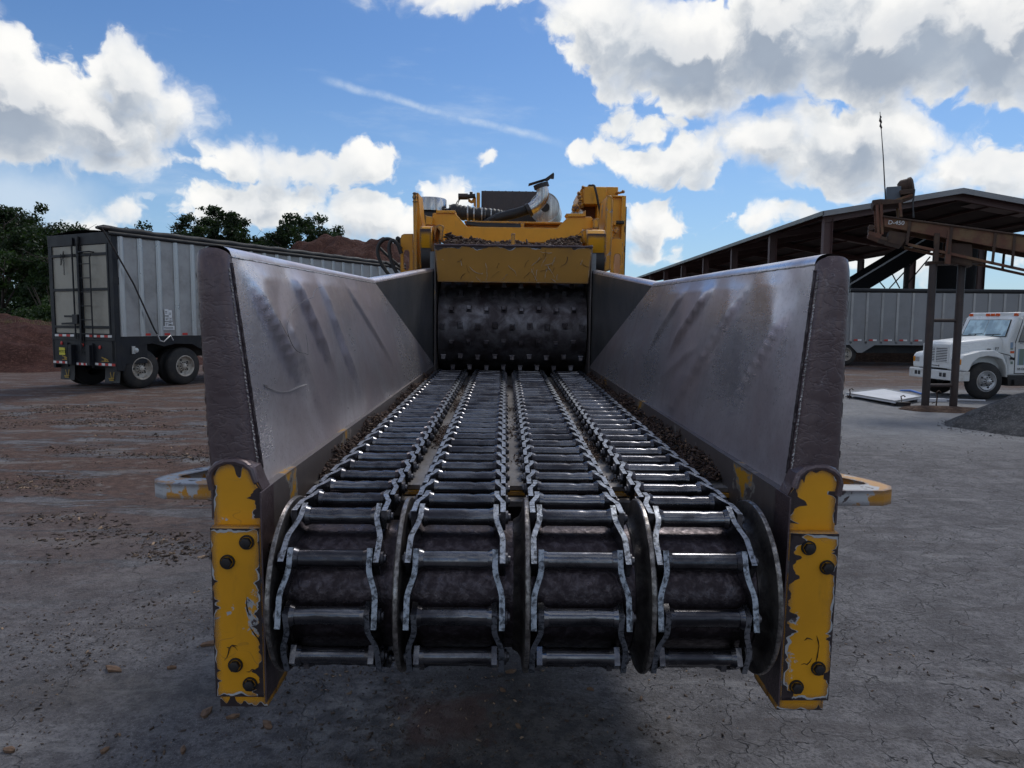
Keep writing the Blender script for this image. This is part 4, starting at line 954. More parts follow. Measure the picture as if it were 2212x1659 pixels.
# --- hydraulic hoses looping out on the left
for (pts, r__, Yh) in (([c1(350, 590), c1(300, 530), c1(245, 515), c1(200, 545), c1(183, 610), c1(215, 700), c1(285, 790)], .020, 7.9),
                       ([c1(350, 620), c1(330, 560), c1(290, 520), c1(262, 560), c1(275, 660), c1(310, 740), c1(345, 790)], .020, 7.8),
                       ([c1(350, 560), c1(335, 515), c1(318, 510), c1(325, 560), c1(345, 620)], .018, 8.),
                       ([c1(200, 580), c1(250, 630), c1(320, 690), c1(350, 720)], .016, 8.05), ([c1(240, 680), c1(290, 705), c1(345, 730)], .014, 8.)):
    pp = [Vector((M(*p, Yh)[0], Yh, M(*p, Yh)[1])) for p in pts]
    for _ in range(2):
        nn = [pp[0]]
        for i in range(len(pp)-1): nn += [pp[i].lerp(pp[i+1], .25), pp[i].lerp(pp[i+1], .75)]
        pp = nn+[pp[-1]]
    b = B(); b.tube(pp, r__, 10); mpart(b, 'hydraulic_hose', 'black_rubber', smooth=60)
# marking on the left fin
x0, z0 = M(*c4(218, 410), 7.795); text('fin_marking', '151', .085, 'ink_black', MC, (x0, 7.793, z0), (rad(90), rad(90), 0))
# --- crawler tracks the machine stands on
def gzM(Y): return -1.85/AZ[2]-Y*AY[2]/AZ[2]
for sg in (-1, 1):
    y0, y1 = 8.2, 12.6; x0 = XC+sg*.80; x1 = XC+sg*1.2; hh_ = .75; outl = []
    for i in range(9): a = rad(90+180*i/8); outl.append((y0+.37+.37*math.cos(a), gzM(y0+.37)+.37+.37*math.sin(a)))
    for i in range(9): a = rad(-90+180*i/8); outl.append((y1-.37+.37*math.cos(a), gzM(y1-.37)+.37+.37*math.sin(a)))
    b = B(); b.prism(outl, 0, *sorted((x0, x1))); mpart(b, 'crawler_track', 'tyre_rubber', bevel=.02)
    b = B(); b.box(XC-.8, XC+.8, 9.6, 9.9, -1.6, -1.2); 
b = B(); b.box(XC-.82, XC+.82, 9.4, 9.8, -1.75, -1.18); b.box(XC-.82, XC+.82, 11.2, 11.6, -1.75, -1.18); mpart(b, 'undercarriage', 'dark_iron', smooth=0)

# --- bark caught in the trough and on top of the cover (rides on the machine, lies loose)
def scatter(pts, size, mats, name, label, cat='bark chips', flat=.35, kind='stuff', parent=None):
    n = len(pts); P_ = np.array(pts, float); sz = rng.uniform(size[0], size[1], n)*rng.choice([1, 1, 1, 1.9], n)
    basev = np.array([(-.5, -.22, -.1), (.45, -.28, -.1), (.55, .18, -.1), (-.4, .25, -.1), (-.42, -.16, .12), (.38, -.2, .1), (.44, .14, .14), (-.3, .2, .1)])
    fc = np.array([(0, 3, 2, 1), (4, 5, 6, 7), (0, 1, 5, 4), (1, 2, 6, 5), (2, 3, 7, 6), (3, 0, 4, 7)])
    V = np.repeat(basev[None], n, 0)*(1+rng.uniform(-.35, .35, (n, 8, 3))); V[:, :, 2] *= flat*2.; V *= sz[:, None, None]
    a = rng.uniform(0, 6.28, n); tx = rng.normal(0, .45, n); ty = rng.normal(0, .45, n)
    ca, sa = np.cos(a), np.sin(a); x, y, z = V[..., 0].copy(), V[..., 1].copy(), V[..., 2].copy()
    y, z = y*np.cos(tx)[:, None]-z*np.sin(tx)[:, None], y*np.sin(tx)[:, None]+z*np.cos(tx)[:, None]
    x, z = x*np.cos(ty)[:, None]-z*np.sin(ty)[:, None], x*np.sin(ty)[:, None]+z*np.cos(ty)[:, None]
    x, y = x*ca[:, None]-y*sa[:, None], x*sa[:, None]+y*ca[:, None]
    V = np.stack([x, y, z], -1)+P_[:, None, :]
    me = bpy.data.meshes.new(name); F_ = (fc[None]+(np.arange(n)*8)[:, None, None]).reshape(-1, 4)
    me.vertices.add(n*8); me.vertices.foreach_set('co', V.reshape(-1)); me.loops.add(len(F_)*4); me.loops.foreach_set('vertex_index', F_.reshape(-1).astype(np.int32))
    me.polygons.add(len(F_)); me.polygons.foreach_set('loop_start', (np.arange(len(F_))*4).astype(np.int32)); me.polygons.foreach_set('loop_total', np.full(len(F_), 4, np.int32))
    me.update(calc_edges=True); me.validate(); me.materials.append(MM[mats]); o = bpy.data.objects.new(name, me); COL.objects.link(o)
    o['kind'] = kind
    if label: tag(o, label, cat)
    return o
def mw(pts):
    P_ = np.array(pts); return CAMP+P_[:, :1]*AX+P_[:, 1:2]*AY+P_[:, 2:3]*AZ
for sg in (-1, 1):
    pts = []
    for _ in range(5200):
        y = 2.85+4.1*random.random()**1.15; k = (y-2.27)/(7.0-2.27); wall = A_[0]+(D_[0]-A_[0])*k
        inner = .745; u_ = random.random()**.8; x = wall-(wall-inner+.05)*u_; hgt = (.015+.085*(1-u_))*(.55+.6*(.5+fbm(y, sg*3., 0, 2.2)))*min(1., (y-2.8)*4)
        pts.append((XC+sg*x, y, FZ+.004+hgt*random.random()**.4))
    scatter(mw(pts), (.007, .020), 'bark_chips', 'bark_mulch', 'brown bark chips heaped along the %s side of the infeed bed' % ('left' if sg < 0 else 'right'), 'bark mulch')
pts = []
for k in range(3):
    xm = XC-.026+(k-1)*.3815
    for _ in range(3600):
        y = 2.85+3.4*random.random()**1.5; x = xm+random.gauss(.0 if k != 0 else .01, .028)
        if abs(x-xm) < .055 and fbm(x*3, y, 1., 1.6, 2)+.12 > random.uniform(-.2, .5): pts.append((x, y, FZ+.003+.006*random.random()))
scatter(mw(pts), (.004, .013), 'bark_chips', 'bark_crumbs', 'fine red-brown bark crumbs on the floor plates between chains', 'bark crumbs')
pts = []
for _ in range(5200):
    u_ = random.random(); x = XC-.66+1.32*u_; y = random.uniform(6.98, 7.55); edge_ = abs(2*u_-1)
    h = (.045+.11*edge_**2.5+.05*(fbm(x*2.5, y*2, 0, 1.2, 3)))*min(1, (y-6.94)*4)
    pts.append((x, y, zt-.005+max(.004, h)*random.random()**.45))
scatter(mw(pts), (.012, .045), 'bark_chips', 'bark_heap', 'dark bark lying on top of the yellow feed cover', 'bark heap')
# little twigs stuck between the left post and drum
pts = [(XC-.84+random.uniform(-.01, .02), 2.25+random.uniform(0, .05), random.uniform(-1.05, -.78)) for _ in range(60)]
scatter(mw(pts), (.012, .05), 'bark_chips', 'bark_crumbs', 'bark scraps wedged between left post and tail drum', 'bark crumbs')

# ------------------------------------------------------------------ loose chips on the asphalt
pts = []
for _ in range(26000):
    y = 2.2+random.random()**1.6*9; x = random.uniform(-.75, .75)*y
    d_ = fbm(x, y, 5., .7, 4)+.30*math.exp(-((x+.35)/.9)**2-((y-3.0)/.7)**2)*1.6+(-.12 if x > 0 else 0)
    if d_ > random.uniform(-.05, .55): pts.append((x, y, .001+gz(x, y)+.002))
scatter(pts, (.004, .015), 'ground_chips', 'ground_crumbs', 'bark crumbs and grit strewn over the asphalt', 'bark crumbs')
pts = []
while len(pts) < 9000:
    y = random.uniform(4.6, 15); x = random.uniform(-1.05, -.05)*y*.78
    if fbm(x*.6, y*1.1, 2., 1., 4)+.02*(y-7) > random.uniform(.0, .5): pts.append((x, y, .004+gz(x, y)))
scatter(pts, (.010, .035), 'ground_chips', 'bark_litter', 'red-brown bark litter scattered over the yard left of the machine', 'bark litter')
def bigchip(px, py, s_, lab, seed):
    random.seed(seed); g_ = G(px, py); b = B(); n = 9; L = s_
    top = []; bot = []
    for i in range(n):
        a = 2*math.pi*i/n; r = 1+random.uniform(-.3, .25); x = math.cos(a)*L*.5*r; y = math.sin(a)*L*.22*r
        top.append((x, y, .010+random.uniform(0, .012)*s_*8)); bot.append((x*.9, y*.9, 0.))
    b.add(top+bot+[(0, 0, .02)], [(i, (i+1) % n, 2*n) for i in range(n)]+[(n+i, n+(i+1) % n, (i+1) % n, i) for i in range(n)]+[tuple(range(2*n-1, n-1, -1))])
    o = b.build('bark_chip', 'fallen_chips', smooth=0); o.location = (g_.x, g_.y, gz(g_.x, g_.y)); o.rotation_euler = (random.uniform(-.1, .1), random.uniform(-.1, .1), random.uniform(0, 3))
    tag(o, lab, 'bark chip', 'bark chips lying on the asphalt')
for i, (px_, py_, s_, lab) in enumerate([(245, 1445, .11, 'splintered pale bark chip on bare asphalt left of the post'), (372, 1442, .05, 'small tan chip between the splintered chip and left post'),
        (578, 1565, .085, 'round brown bark chip below the left post'), (445, 1540, .09, 'dark bark lump just below the left yellow post'), (505, 1548, .06, 'small dark bark flake beside the round brown chip'),
        (395, 1620, .06, 'brown bark chip near the bottom edge, third from left'), (225, 1620, .05, 'dark brown lump near the bottom edge, second from left'), (20, 1618, .07, 'thin bark splinter in the bottom left corner'),
        (1105, 1450, .06, 'reddish curled chip right below the second chain'), (1085, 1492, .045, 'orange-brown chip on the dark wet patch'), (1275, 1487, .04, 'rust coloured chip on cracked asphalt below third chain'),
        (1385, 1507, .03, 'pale wood flake right of the rust coloured chip'), (1120, 1570, .035, 'tan chip low on the wet patch'), (1060, 1568, .03, 'cream wood flake left of the tan chip'), (455, 1392, .10, 'flat bark splinter beside the left post, half way down')]):
    bigchip(px_, py_, s_, lab, i+40)
random.seed(11)
#@@PART2@@
# ------------------------------------------------------------------ wheels shared by trailers and truck
def wheel(parent, x, y, r, wdt, out, mat_rim, dual=False, dish=.10):
    """out: +1 or -1, the side of the vehicle (local y) the wheel faces"""
    b = B(); prof = [(0, r*.56), (0, r*.60), (.01, r*.80), (.035, r*.93), (.06, r*.985), (.08, r), (wdt-.08, r), (wdt-.05, r*.98), (wdt-.02, r*.88), (wdt, r*.6), (wdt, r*.5)]
    b.lathe((x, y, r), (0, -out, 0), prof, 44)
    for k in range(4):    # tread grooves
        h = .09+(wdt-.18)*(k+.5)/4; b.lathe((x, y, r), (0, -out, 0), [(h-.006, r+.0015), (h-.004, r+.004), (h+.02, r+.004), (h+.022, r+.0015)], 44)
    w = b.build('wheel', 'tyre_rubber', parent, smooth=40)
    b = B(); b.lathe((x, y, r), (0, -out, 0), [(.0, r*.57), (-.006, r*.56), (-.006, r*.53), (.02, r*.50), (dish, r*.46), (dish+.02, r*.40), (dish+.03, r*.27), (dish-.02, r*.25), (dish-.03, r*.14), (dish-.07, r*.13), (dish-.08, r*.10), (dish-.08, 0)], 40)
    rm = b.build('rim', mat_rim, w, smooth=40); rm.location = (0, 0, 0)
    b = B()
    for k in range(10):
        a = 2*math.pi*k/10; b.lathe((x+math.cos(a)*r*.21, y, r+math.sin(a)*r*.21), (0, -out, 0), [(dish-.01, .018), (dish-.05, .016), (dish-.055, 0)], 6)
    n_ = b.build('lug_nuts', 'dark_iron', w, smooth=0); n_.location = (0, 0, 0)
    b = B()
    for k in range(5):
        a = 2*math.pi*(k+.5)/5; b.lathe((x+math.cos(a)*r*.34, y-out*(dish+.020), r+math.sin(a)*r*.34), (0, out, 0), [(.0, r*.055), (.006, r*.055), (.006, .0)], 14)
    h_ = b.build('hand_holes', 'interior', w, smooth=0); h_.location = (0, 0, 0)
    if dual:
        b = B(); b.lathe((x, y-out*(wdt+.06), r), (0, -out, 0), prof, 36); w2 = b.build('wheel', 'tyre_rubber', parent, smooth=40)
    return w
# ------------------------------------------------------------------ left trailer
cor = Vector((-10.16, 18.2, 0)); hd = Vector((.454, .891, 0)); lf = Vector((-.891, .454, 0)); WT = 2.7; LT = 12.6
O = cor+lf*(WT/2); TR = empty('bulk_trailer', 'high-sided grey bulk trailer with rear doors, ladder and black frame beside the red mulch', 'trailer', O, math.atan2(hd.y, hd.x))
YN = -WT/2; ZB, ZT = 1.385, 3.97
def tp(b, nm, mat, **k): return b.build(nm, mat, TR, **k)
b = B(); b.box(.10, LT, YN+.04, -YN-.04, ZB-.1, ZT-.02); tp(b, 'cargo_box', 'interior', smooth=0)
edges_ = [.145]; x = .235
while x < LT-.3: edges_.append(x); x += .535
edges_.append(LT)
pm = None
for i in range(len(edges_)-1):
    x0, x1 = edges_[i], edges_[i+1]
    ph = random.uniform(0, 9)
    for s_ in (-1, 1):
        b = B(); y = s_*(WT/2); b.grid(lambda u, v: (x0+(x1-x0)*u, y+s_*.012*(fbm(x0*3+u, v*3, ph, 1.2, 2))*math.sin(math.pi*u), ZB+(ZT-ZB)*v), 6, 12)
        b.build('side_panel', 'aluminium', TR, smooth=60)
rb = B(); rb.prism([(-.075, 0), (-.05, .006), (-.035, .028), (.035, .028), (.05, .006), (.075, 0)], 2, ZB, ZT-.02)
for k in range(14):
    for sx in (-.055, .055): rb.lathe((sx, .005, ZB+.06+k*.182), (0, 1, 0), [(0, .010), (.006, .008), (.008, 0)], 6)
rp = rb.build('rib', 'alu_bright', None, smooth=30); rme = rp.data; bpy.data.objects.remove(rp)
for x in edges_[1:-1]:
    for s_ in (-1, 1):
        o = bpy.data.objects.new('rib', rme); COL.objects.link(o); o.parent = TR; o.location = (x, s_*(WT/2+.012), 0)
        if s_ < 0: o.rotation_euler = (0, 0, math.pi)
# rear frame
b = B(); b.box(0, .14, YN-.01, YN+.16, .50, ZT+.06); b.box(0, .14, -YN-.10, -YN+.01, .50, ZT+.06); b.box(-.005, .15, YN-.012, -YN+.012, ZT-.22, ZT+.08); b.box(-.01, .2, YN, -YN, ZB-.02, ZB+.06)
tp(b, 'rear_frame', 'black_frame', bevel=.01)
b = B(); b.box(-.012, .16, YN-.016, YN+.02, 2.72, 2.90); b.box(-.012, .16, YN-.016, YN+.02, 3.35, 3.55); b.box(-.012, .10, YN-.016, YN+.02, 2.0, 2.2); tp(b, 'hinge_block', 'black_frame', bevel=.006)
for (y0, y1) in ((YN+.17, -.03), (.06, -YN-.12)):
    b = B(); b.box(.02, .05, y0, y1, ZB+.07, ZT-.23); d_ = tp(b, 'rear_door', 'door_alu', smooth=0)
    b = B()
    for z in (1.62, 2.60, 3.50): b.box(-.012, .02, y0, y1, z-.035, z+.035)
    b.box(-.014, .02, y0-.01, y0+.05, ZB+.06, ZT-.22); b.box(-.014, .02, y1-.05, y1+.01, ZB+.06, ZT-.22)
    o = b.build('door_frame', 'black_frame', d_, bevel=.004)
b = B(); b.tube([(-.05, .22, ZB-.08), (-.05, .22, ZT-.12)], .022, 10); b.tube([(-.05, -.02, ZB-.15), (-.05, -.02, ZT-.08)], .03, 10); b.bar((-.05, .22, 1.90), (-.08, .62, 1.90), .03, .05); b.bar((-.05, .22, 1.72), (-.08, .75, 1.70), .03, .05); b.box(-.08, -.03, .08, .30, 1.70, 1.95)
b.box(-.07, -.02, .17, .27, ZT-.20, ZT-.02); b.box(-.07, -.02, -.07, .03, ZT-.18, ZT)
tp(b, 'lock_rod', 'black_frame')
b = B()
y0, y1 = -.14, -.62
b.tube([(-.10, y0, 3.50), (-.12, y0, 3.4), (-.12, y0, 1.35)], .018, 8); b.tube([(-.10, y1, 3.50), (-.12, y1, 3.4), (-.12, y1-.0, 1.35), (-.10, y1-.06, 1.33)], .018, 8); b.tube([(0, y0, 3.55), (-.12, y0-.03, 3.56), (-.12, y1+.03, 3.56), (0, y1, 3.55)], .018, 8); lad = tp(b, 'ladder', 'black_frame', smooth=60)
for k in range(6):
    z = 1.45+k*.36; b = B(); b.tube([(-.12, y0, z), (-.12, y1, z)], .012, 8); o = b.build('rung', 'black_frame', lad)
def chain_line(b, pts, r=.012, wd=.03):
    for i in range(len(pts)-1):
        a, c = Vector(pts[i]), Vector(pts[i+1]); n = max(1, int((c-a).length/.045))
        for k in range(n):
            p = a.lerp(c, (k+.5)/n); d = (c-a).normalized()*.028; s_ = Vector((0, wd/2, 0)) if k % 2 else Vector((wd/2, 0, 0))
            ring = [p+d*math.cos(t_)+s_*math.sin(t_) for t_ in [i_*math.pi/3 for i_ in range(7)]]; b.tube(ring, r*.5, 4, caps=False)
b = B(); chain_line(b, [(-.03, .62, 3.62), (-.04, .61, 3.0)]); chain_line(b, [(-.03, .62, 3.60), (-.05, .72, 3.25), (-.03, .74, 3.55)]); tp(b, 'hanging_chain', 'dark_iron')
b = B(); chain_line(b, [(-.03, .02, 1.40), (-.04, .02, .85)]); chain_line(b, [(-.03, .08, 1.40), (-.04, .0, 1.05), (-.03, -.1, 1.40)]); tp(b, 'hanging_chain', 'dark_iron')
# reflective strips
def strip(y0, y1, z, n, par):
    for k in range(n):
        a = y0+(y1-y0)*k/n; c = y0+(y1-y0)*(k+1)/n; bb = B(); bb.box(-.018, -.012, *sorted((a, c)), z-.03, z+.03); bb.build('reflector', 'red_paint' if k % 2 else 'reflect_white', par, smooth=0)
b = B(); b.box(.0, .9, YN+.02, -YN-.02, .66, ZB-.02); b.box(-.01, .15, YN, -YN, ZB-.12, ZB); tp(b, 'rear_skirt', 'black_frame', bevel=.01)
b = B(); b.box(-.012, .12, YN, -YN, .60, .72); b.box(-.05, -.0, .62, .66, .55, 1.2); b.box(-.05, 0, -.42, -.46, .55, 1.2); b.bar((-.03, .40, .62), (-.03, .40, 1.15), .14, .20); b.bar((-.03, -.38, .62), (-.03, -.38, 1.15), .14, .20); bu = tp(b, 'bumper_bar', 'black_frame', bevel=.008)
strip(-YN-.02, .40, .66, 7, bu); strip(.30, -.30, .64, 6, bu); strip(-.50, YN+.03, .66, 6, bu); strip(-YN-.15, .35, ZB+.005, 5, bu); strip(-.15, YN+.12, ZB+.005, 7, bu)
b = B(); b.box(-.02, -.013, .78, 1.04, .86, 1.06); pl_ = tp(b, 'licence_plate', 'plate_yellow', smooth=0)
text('plate_text', 'W1Y73', .10, 'ink_black', TR, (-.022, .91, .95), (rad(90), 0, rad(-90)))
text('maker_name', 'WILKENS', .13, 'ink_black', TR, (-.02, .04, .95), (rad(90), 0, rad(-90)))
for yy in (.78, -.92):
    b = B(); b.lathe((-.012, yy, .78), (-1, 0, 0), [(.003, .0), (.003, .05), (.005, .0)], 16); b.box(-.016, -.012, yy-.15, yy+.15, .73, .75); b.bar((-.015, yy-.12, .77), (-.015, yy+.14, .84), .006, .03); tp(b, 'bumper_logo', 'logo_gold')
for y0 in (.62, -1.30):
    b = B(); b.grid(lambda u, v: (.10+.03*math.sin(v*2), y0+.62*u, .18+.42*v), 4, 6); b.grid(lambda u, v: (.115+.03*math.sin(v*2), y0+.62*u, .18+.42*v), 4, 6); fl = tp(b, 'mud_flap', 'black_rubber', smooth=60)
    b = B(); yc = y0+.31; b.bar((.093, yc-.10, .30), (.093, yc+.12, .28), .006, .03); b.bar((.093, yc-.08, .25), (.093, yc+.10, .245), .006, .03); b.bar((.093, yc, .28), (.093, yc+.05, .45), .006, .025); b.bar((.093, yc-.05, .30), (.093, yc-.11, .46), .006, .025); o = b.build('flap_logo', 'logo_gold', fl, smooth=0)
for (yy, zz) in ((.92, 1.18), (-.72, 1.10), (-.0, 1.15)):
    b = B(); b.lathe((-.01, yy, zz), (-1, 0, 0), [(0, .05), (.015, .045), (.02, 0)], 14); tp(b, 'tail_lamp', 'red_paint')
b = B(); b.lathe((.55, YN-.01, 1.02), (0, -1, 0), [(0, .07), (.03, .06), (.035, 0)], 16); b.box(.43, .52, YN-.03, YN, .93, 1.13); tp(b, 'side_lamp', 'lamp_glass')
# black side skirt with wheel arches
arch = [(.14, ZB), (.14, .50), (.22, .50), (.30, .80), (.42, 1.02), (.60, 1.15), (1.05, 1.19), (1.40, 1.10), (1.75, 1.17), (2.30, 1.14), (2.62, .98), (2.75, .88), (3.2, .95), (LT, 1.05), (LT, ZB)]
for s_ in (-1, 1):
    b = B(); y = s_*WT/2; b.prism(arch if s_ < 0 else arch, 1, *sorted((y, y-s_*.05))); tp(b, 'side_skirt', 'black_frame', smooth=0)
b = B(); b.box(.9, LT, -.55, .55, .75, 1.25); b.bar((.72, -1.0, .52), (.72, 1.0, .52), .14, .14); b.bar((2.05, -1.0, .52), (2.05, 1.0, .52), .14, .14); b.box(9.5, 9.62, -.9, -.75, 0, 1.2); b.box(9.5, 9.62, .75, .9, 0, 1.2); tp(b, 'chassis', 'black_frame')
for x in (.74, 2.06):
    wheel(TR, x, YN+.02, .525, .27, -1, 'rim_paint', True, .09); wheel(TR, x, -YN-.02, .525, .27, 1, 'rim_paint', True, .09)
for x in (.83, 1.42, 1.98, 3.1, 4.2):
    b = B(); b.box(x, x+.17, YN-.006, YN, ZB+.015, ZB+.075); tp(b, 'reflector', 'red_paint', smooth=0)
# tarp roll along the near top edge, crank arm
b = B(); pth = [(-.35+i*.2, YN+.06, ZT+.13+.012*math.sin(i*1.3)) for i in range(66)]
b.tube(pth, [.03]+[.085+.018*fbm(i*.35, 2., 0, 1, 3) for i in range(65)], 12); b.tube([(-.1, YN-.02, ZT+.02), (LT, YN-.02, ZT+.02)], .055, 10); tp(b, 'tarp_roll', 'tarp_black', smooth=60)
b = B(); b.grid(lambda u, v: (.0+LT*u, YN+(WT)*v, ZT+.07+.10*math.sin(math.pi*v)+.01*math.sin(u*60)), 60, 8); tp(b, 'tarp_sheet', 'tarp_black', smooth=60)
b = B()
for x in (.45, 2.9, 5.3, 7.8, 10.2): b.tube([(x+.09*math.cos(a), YN+.03, ZT+.12+.11*math.sin(a)) for a in [i*math.pi/4 for i in range(9)]], .012, 5, caps=False)
tp(b, 'tarp_strap', 'tarp_black')
b = B(); b.tube([(-.38, YN-.05, ZT+.13), (-.1, YN-.10, ZT+.13)], .04, 8); b.tube([(-.30, YN-.09, ZT+.14), (.45, YN-.16, 2.75), (1.02, YN-.12, 1.58), (1.12, YN-.12, 1.42)], .022, 8)
tp(b, 'crank_arm', 'dark_iron', smooth=60)
b = B(); b.tube([(1.10, YN-.13, 1.44), (1.17, YN-.14, 1.26), (1.27, YN-.16, 1.23), (1.48, YN-.16, 1.40), (1.53, YN-.2, 1.26)], .018, 8); tp(b, 'crank_handle', 'alu_bright', smooth=60)
for (x, z, w_, h_) in ((1.42, 2.03, .12, .17), (1.545, 1.99, .10, .20), (1.42, 1.85, .12, .12), (1.55, 1.84, .10, .09), (1.42, 1.71, .10, .10), (1.53, 1.73, .13, .07), (1.37, 1.60, .34, .11)):
    b = B(); b.box(x, x+w_, YN-.032, YN-.027, z-h_/2, z+h_/2); dc = tp(b, 'decal', 'decal_white', smooth=0)
    b = B()
    for k in range(2): b.box(x+.02, x+w_*random.uniform(.6, .9), YN-.035, YN-.0325, z-.03+k*.04, z-.015+k*.04)
    o = b.build('decal_print', 'ink_black', dc, smooth=0)

# ------------------------------------------------------------------ mounds and piles
def mound(nm, cx, cy, rx, ry, h, mat, lab, cat, seed, rough=.25, n=90, pw=1.2, rot=0., peak=(0, 0)):
    b = B()
    def f(u, v):
        x, y = (u*2-1)*1.15, (v*2-1)*1.15; xx, yy = x-peak[0], y-peak[1]
        r = math.hypot(x, y)+.10*fbm(x*1.2, y*1.2, seed, 1.5, 4); k = max(0., 1-r)
        z = h*(k**(1/pw) if pw > 1 else k)*(1+.18*fbm(x, y, seed+7, 2.2, 4))
        z = h*math.tanh(k*1.9)/math.tanh(1.9)*(1+.22*fbm(x, y, seed+7, 1.8, 5)) if pw != 1.1 else z
        z += rough*fbm(x*rx, y*ry, seed+3, .8, 5)*min(1, k*6)
        X_, Y_ = x*rx, y*ry
        return (X_*math.cos(rot)-Y_*math.sin(rot), X_*math.sin(rot)+Y_*math.cos(rot), z if k > 0 else -.03)
    b.grid(f, n, n); o = b.build(nm, mat, smooth=70); o.location = (cx, cy, 0); tag(o, lab, cat); return o
mound('mulch_pile', -22.5, 29.5, 9.5, 7.0, 1.85, 'mulch_red', 'long red-brown mulch bank at the left edge behind the bulk trailer', 'mulch pile', 2.)
mound('mulch_mound', -9.6, 46.5, 8.4, 9, 7.7, 'mulch_red', 'tall dark red mulch mound showing above the left trailer', 'mulch pile', 5., .35)
mound('gravel_pile', 11.45, 12.35, 3.3, 1.95, .86, 'gravel_grey', 'low grey gravel pile in front of the conveyor posts at the right edge', 'gravel pile', 9., .035, 120, rot=-.1)
mound('bark_pile', 13.7, 15.3, 2.3, 1.3, .62, 'mulch_brown', 'small brown bark pile between the gravel and the white truck', 'bark pile', 12., .05, 90)
mound('bark_scrap', 9.45, 15.35, 1.0, .55, .10, 'mulch_brown', 'thin patch of bark dirt around the feet of the conveyor posts', 'bark patch', 15., .03, 50)
mound('dark_heap', 21.5, 37.5, 12.5, 3.2, 1.15, 'mulch_brown', 'low dark heap added behind the right trailer', 'mulch pile', 18., .1)  # heap added to fill the dark background beneath the trailer
pts = []
for _ in range(2600):
    a = random.uniform(0, 6.28); r = .8+random.random()*.35; pts.append((11.45+3.3*r*math.cos(a), 12.35+1.95*r*math.sin(a), .005))
scatter(pts, (.008, .022), 'gravel_grey', 'gravel_scatter', 'loose gravel scattered round the foot of the gravel pile', 'gravel')

# ------------------------------------------------------------------ foliage
def leaves(centers, radii, n, size, mat, nm, parent, flat=.8):
    C_ = np.array(centers); Rr_ = np.array(radii); w = Rr_**2; idx = rng.choice(len(C_), n, p=w/w.sum())
    d = rng.normal(size=(n, 3)); d /= np.linalg.norm(d, axis=1)[:, None]; rr = rng.random(n)**.45
    Pp = C_[idx]+d*(Rr_[idx]*rr)[:, None]*np.array([1, 1, flat])+rng.normal(0, .06, (n, 3))
    # sub-clumps: pull leaves towards random twig points so that sky shows between them
    sz = rng.uniform(.6, 1.3, n)*size
    a = rng.normal(size=(n, 3)); a /= np.linalg.norm(a, axis=1)[:, None]; c = np.cross(a, rng.normal(size=(n, 3))); c /= np.linalg.norm(c, axis=1)[:, None]
    A4 = np.stack([Pp-a*sz[:, None]*.6, Pp+c*sz[:, None]*.34, Pp+a*sz[:, None]*.6, Pp-c*sz[:, None]*.34], 1)
    me = bpy.data.meshes.new(nm); me.vertices.add(n*4); me.vertices.foreach_set('co', A4.reshape(-1).astype(np.float32))
    me.loops.add(n*4); me.loops.foreach_set('vertex_index', np.arange(n*4, dtype=np.int32)); me.polygons.add(n)
    me.polygons.foreach_set('loop_start', np.arange(0, n*4, 4, dtype=np.int32)); me.polygons.foreach_set('loop_total', np.full(n, 4, np.int32))
    me.update(calc_edges=True); me.materials.append(MM[mat]); o = bpy.data.objects.new(nm, me); COL.objects.link(o)
    if parent: o.parent = parent
    return o
def tree(x, y, h, cr, lab, seed, mat='leaf_dark', low=.30, n=26000, leaf=.17, grp='trees behind the yard', cl=22, trunk=.25):
    random.seed(seed); T = empty('tree', lab, 'tree', (x, y, 0), 0, grp); b = B()
    lean = random.uniform(-.05, .05)*h; th = h*.55; tops = []
    b.tube([(0, 0, -.1), (lean*.3, 0, th*.4), (lean, 0, th), (lean*1.2, .1, h*.8)], [trunk, trunk*.8, trunk*.5, trunk*.12], 9)
    cs, rs = [], []
    nb = 9
    for i in range(nb):
        a = 2*math.pi*i/nb+random.uniform(-.4, .4); z0 = th*random.uniform(.45, 1.); L = cr*random.uniform(.55, .95); e = Vector((math.cos(a)*L, math.sin(a)*L, z0+(h-z0)*random.uniform(.25, .85)))
        s_ = Vector((lean*z0/th, 0, z0)); mid = s_.lerp(e, .5)+Vector((0, 0, random.uniform(-.1, .3)))
        b.tube([s_, mid, e], [trunk*.42, trunk*.25, trunk*.06], 6)
        for j in range(3):
            e2 = e+Vector((random.gauss(0, 1), random.gauss(0, 1), random.uniform(-.3, 1)))*cr*.28; b.tube([mid.lerp(e, .3+.3*j), e2], [trunk*.14, trunk*.03], 5); tops.append(e2)
        tops.append(e)
    b.build('trunk', 'bark', T, smooth=60)
    for k in range(cl*5):
        if k < len(tops) and k < cl: p = tops[k]; p = Vector(p)
        else:
            a = random.uniform(0, 6.28); u_ = random.random()**.38; z = low*h+(h*(1-low))*random.random(); prof_ = math.sin(math.pi*min(.97, max(.12, (z/h-low)/(1-low)*.85+.12)))**.6
            p = Vector((math.cos(a)*cr*u_*prof_+lean, math.sin(a)*cr*u_*prof_, z))
        p.z = min(p.z, h-.2); cs.append(tuple(p)); rs.append(cr*random.uniform(.09, .20))
    if low > .33:      # airy crown: small clumps spread through a dome, sky shows between them
        cs, rs = [], []
        for k in range(300):
            while True:
                v_ = Vector((random.uniform(-1, 1), random.uniform(-1, 1), random.uniform(-1, 1)))
                if .35 < v_.length < 1 and fbm(v_.x, v_.y, v_.z+seed, 2.2, 2) > -.22: break
            cs.append((v_.x*cr+lean, v_.y*cr, h*.66+v_.z*h*.33)); rs.append(random.uniform(.22, .62))
    leaves(cs, rs, n, leaf, mat, 'crown', T)
    return T
tree(-33.5, 42, 8.9, 4.2, 'tallest dark tree at the left edge behind the mulch bank', 1, trunk=.3, low=.25, n=34000)
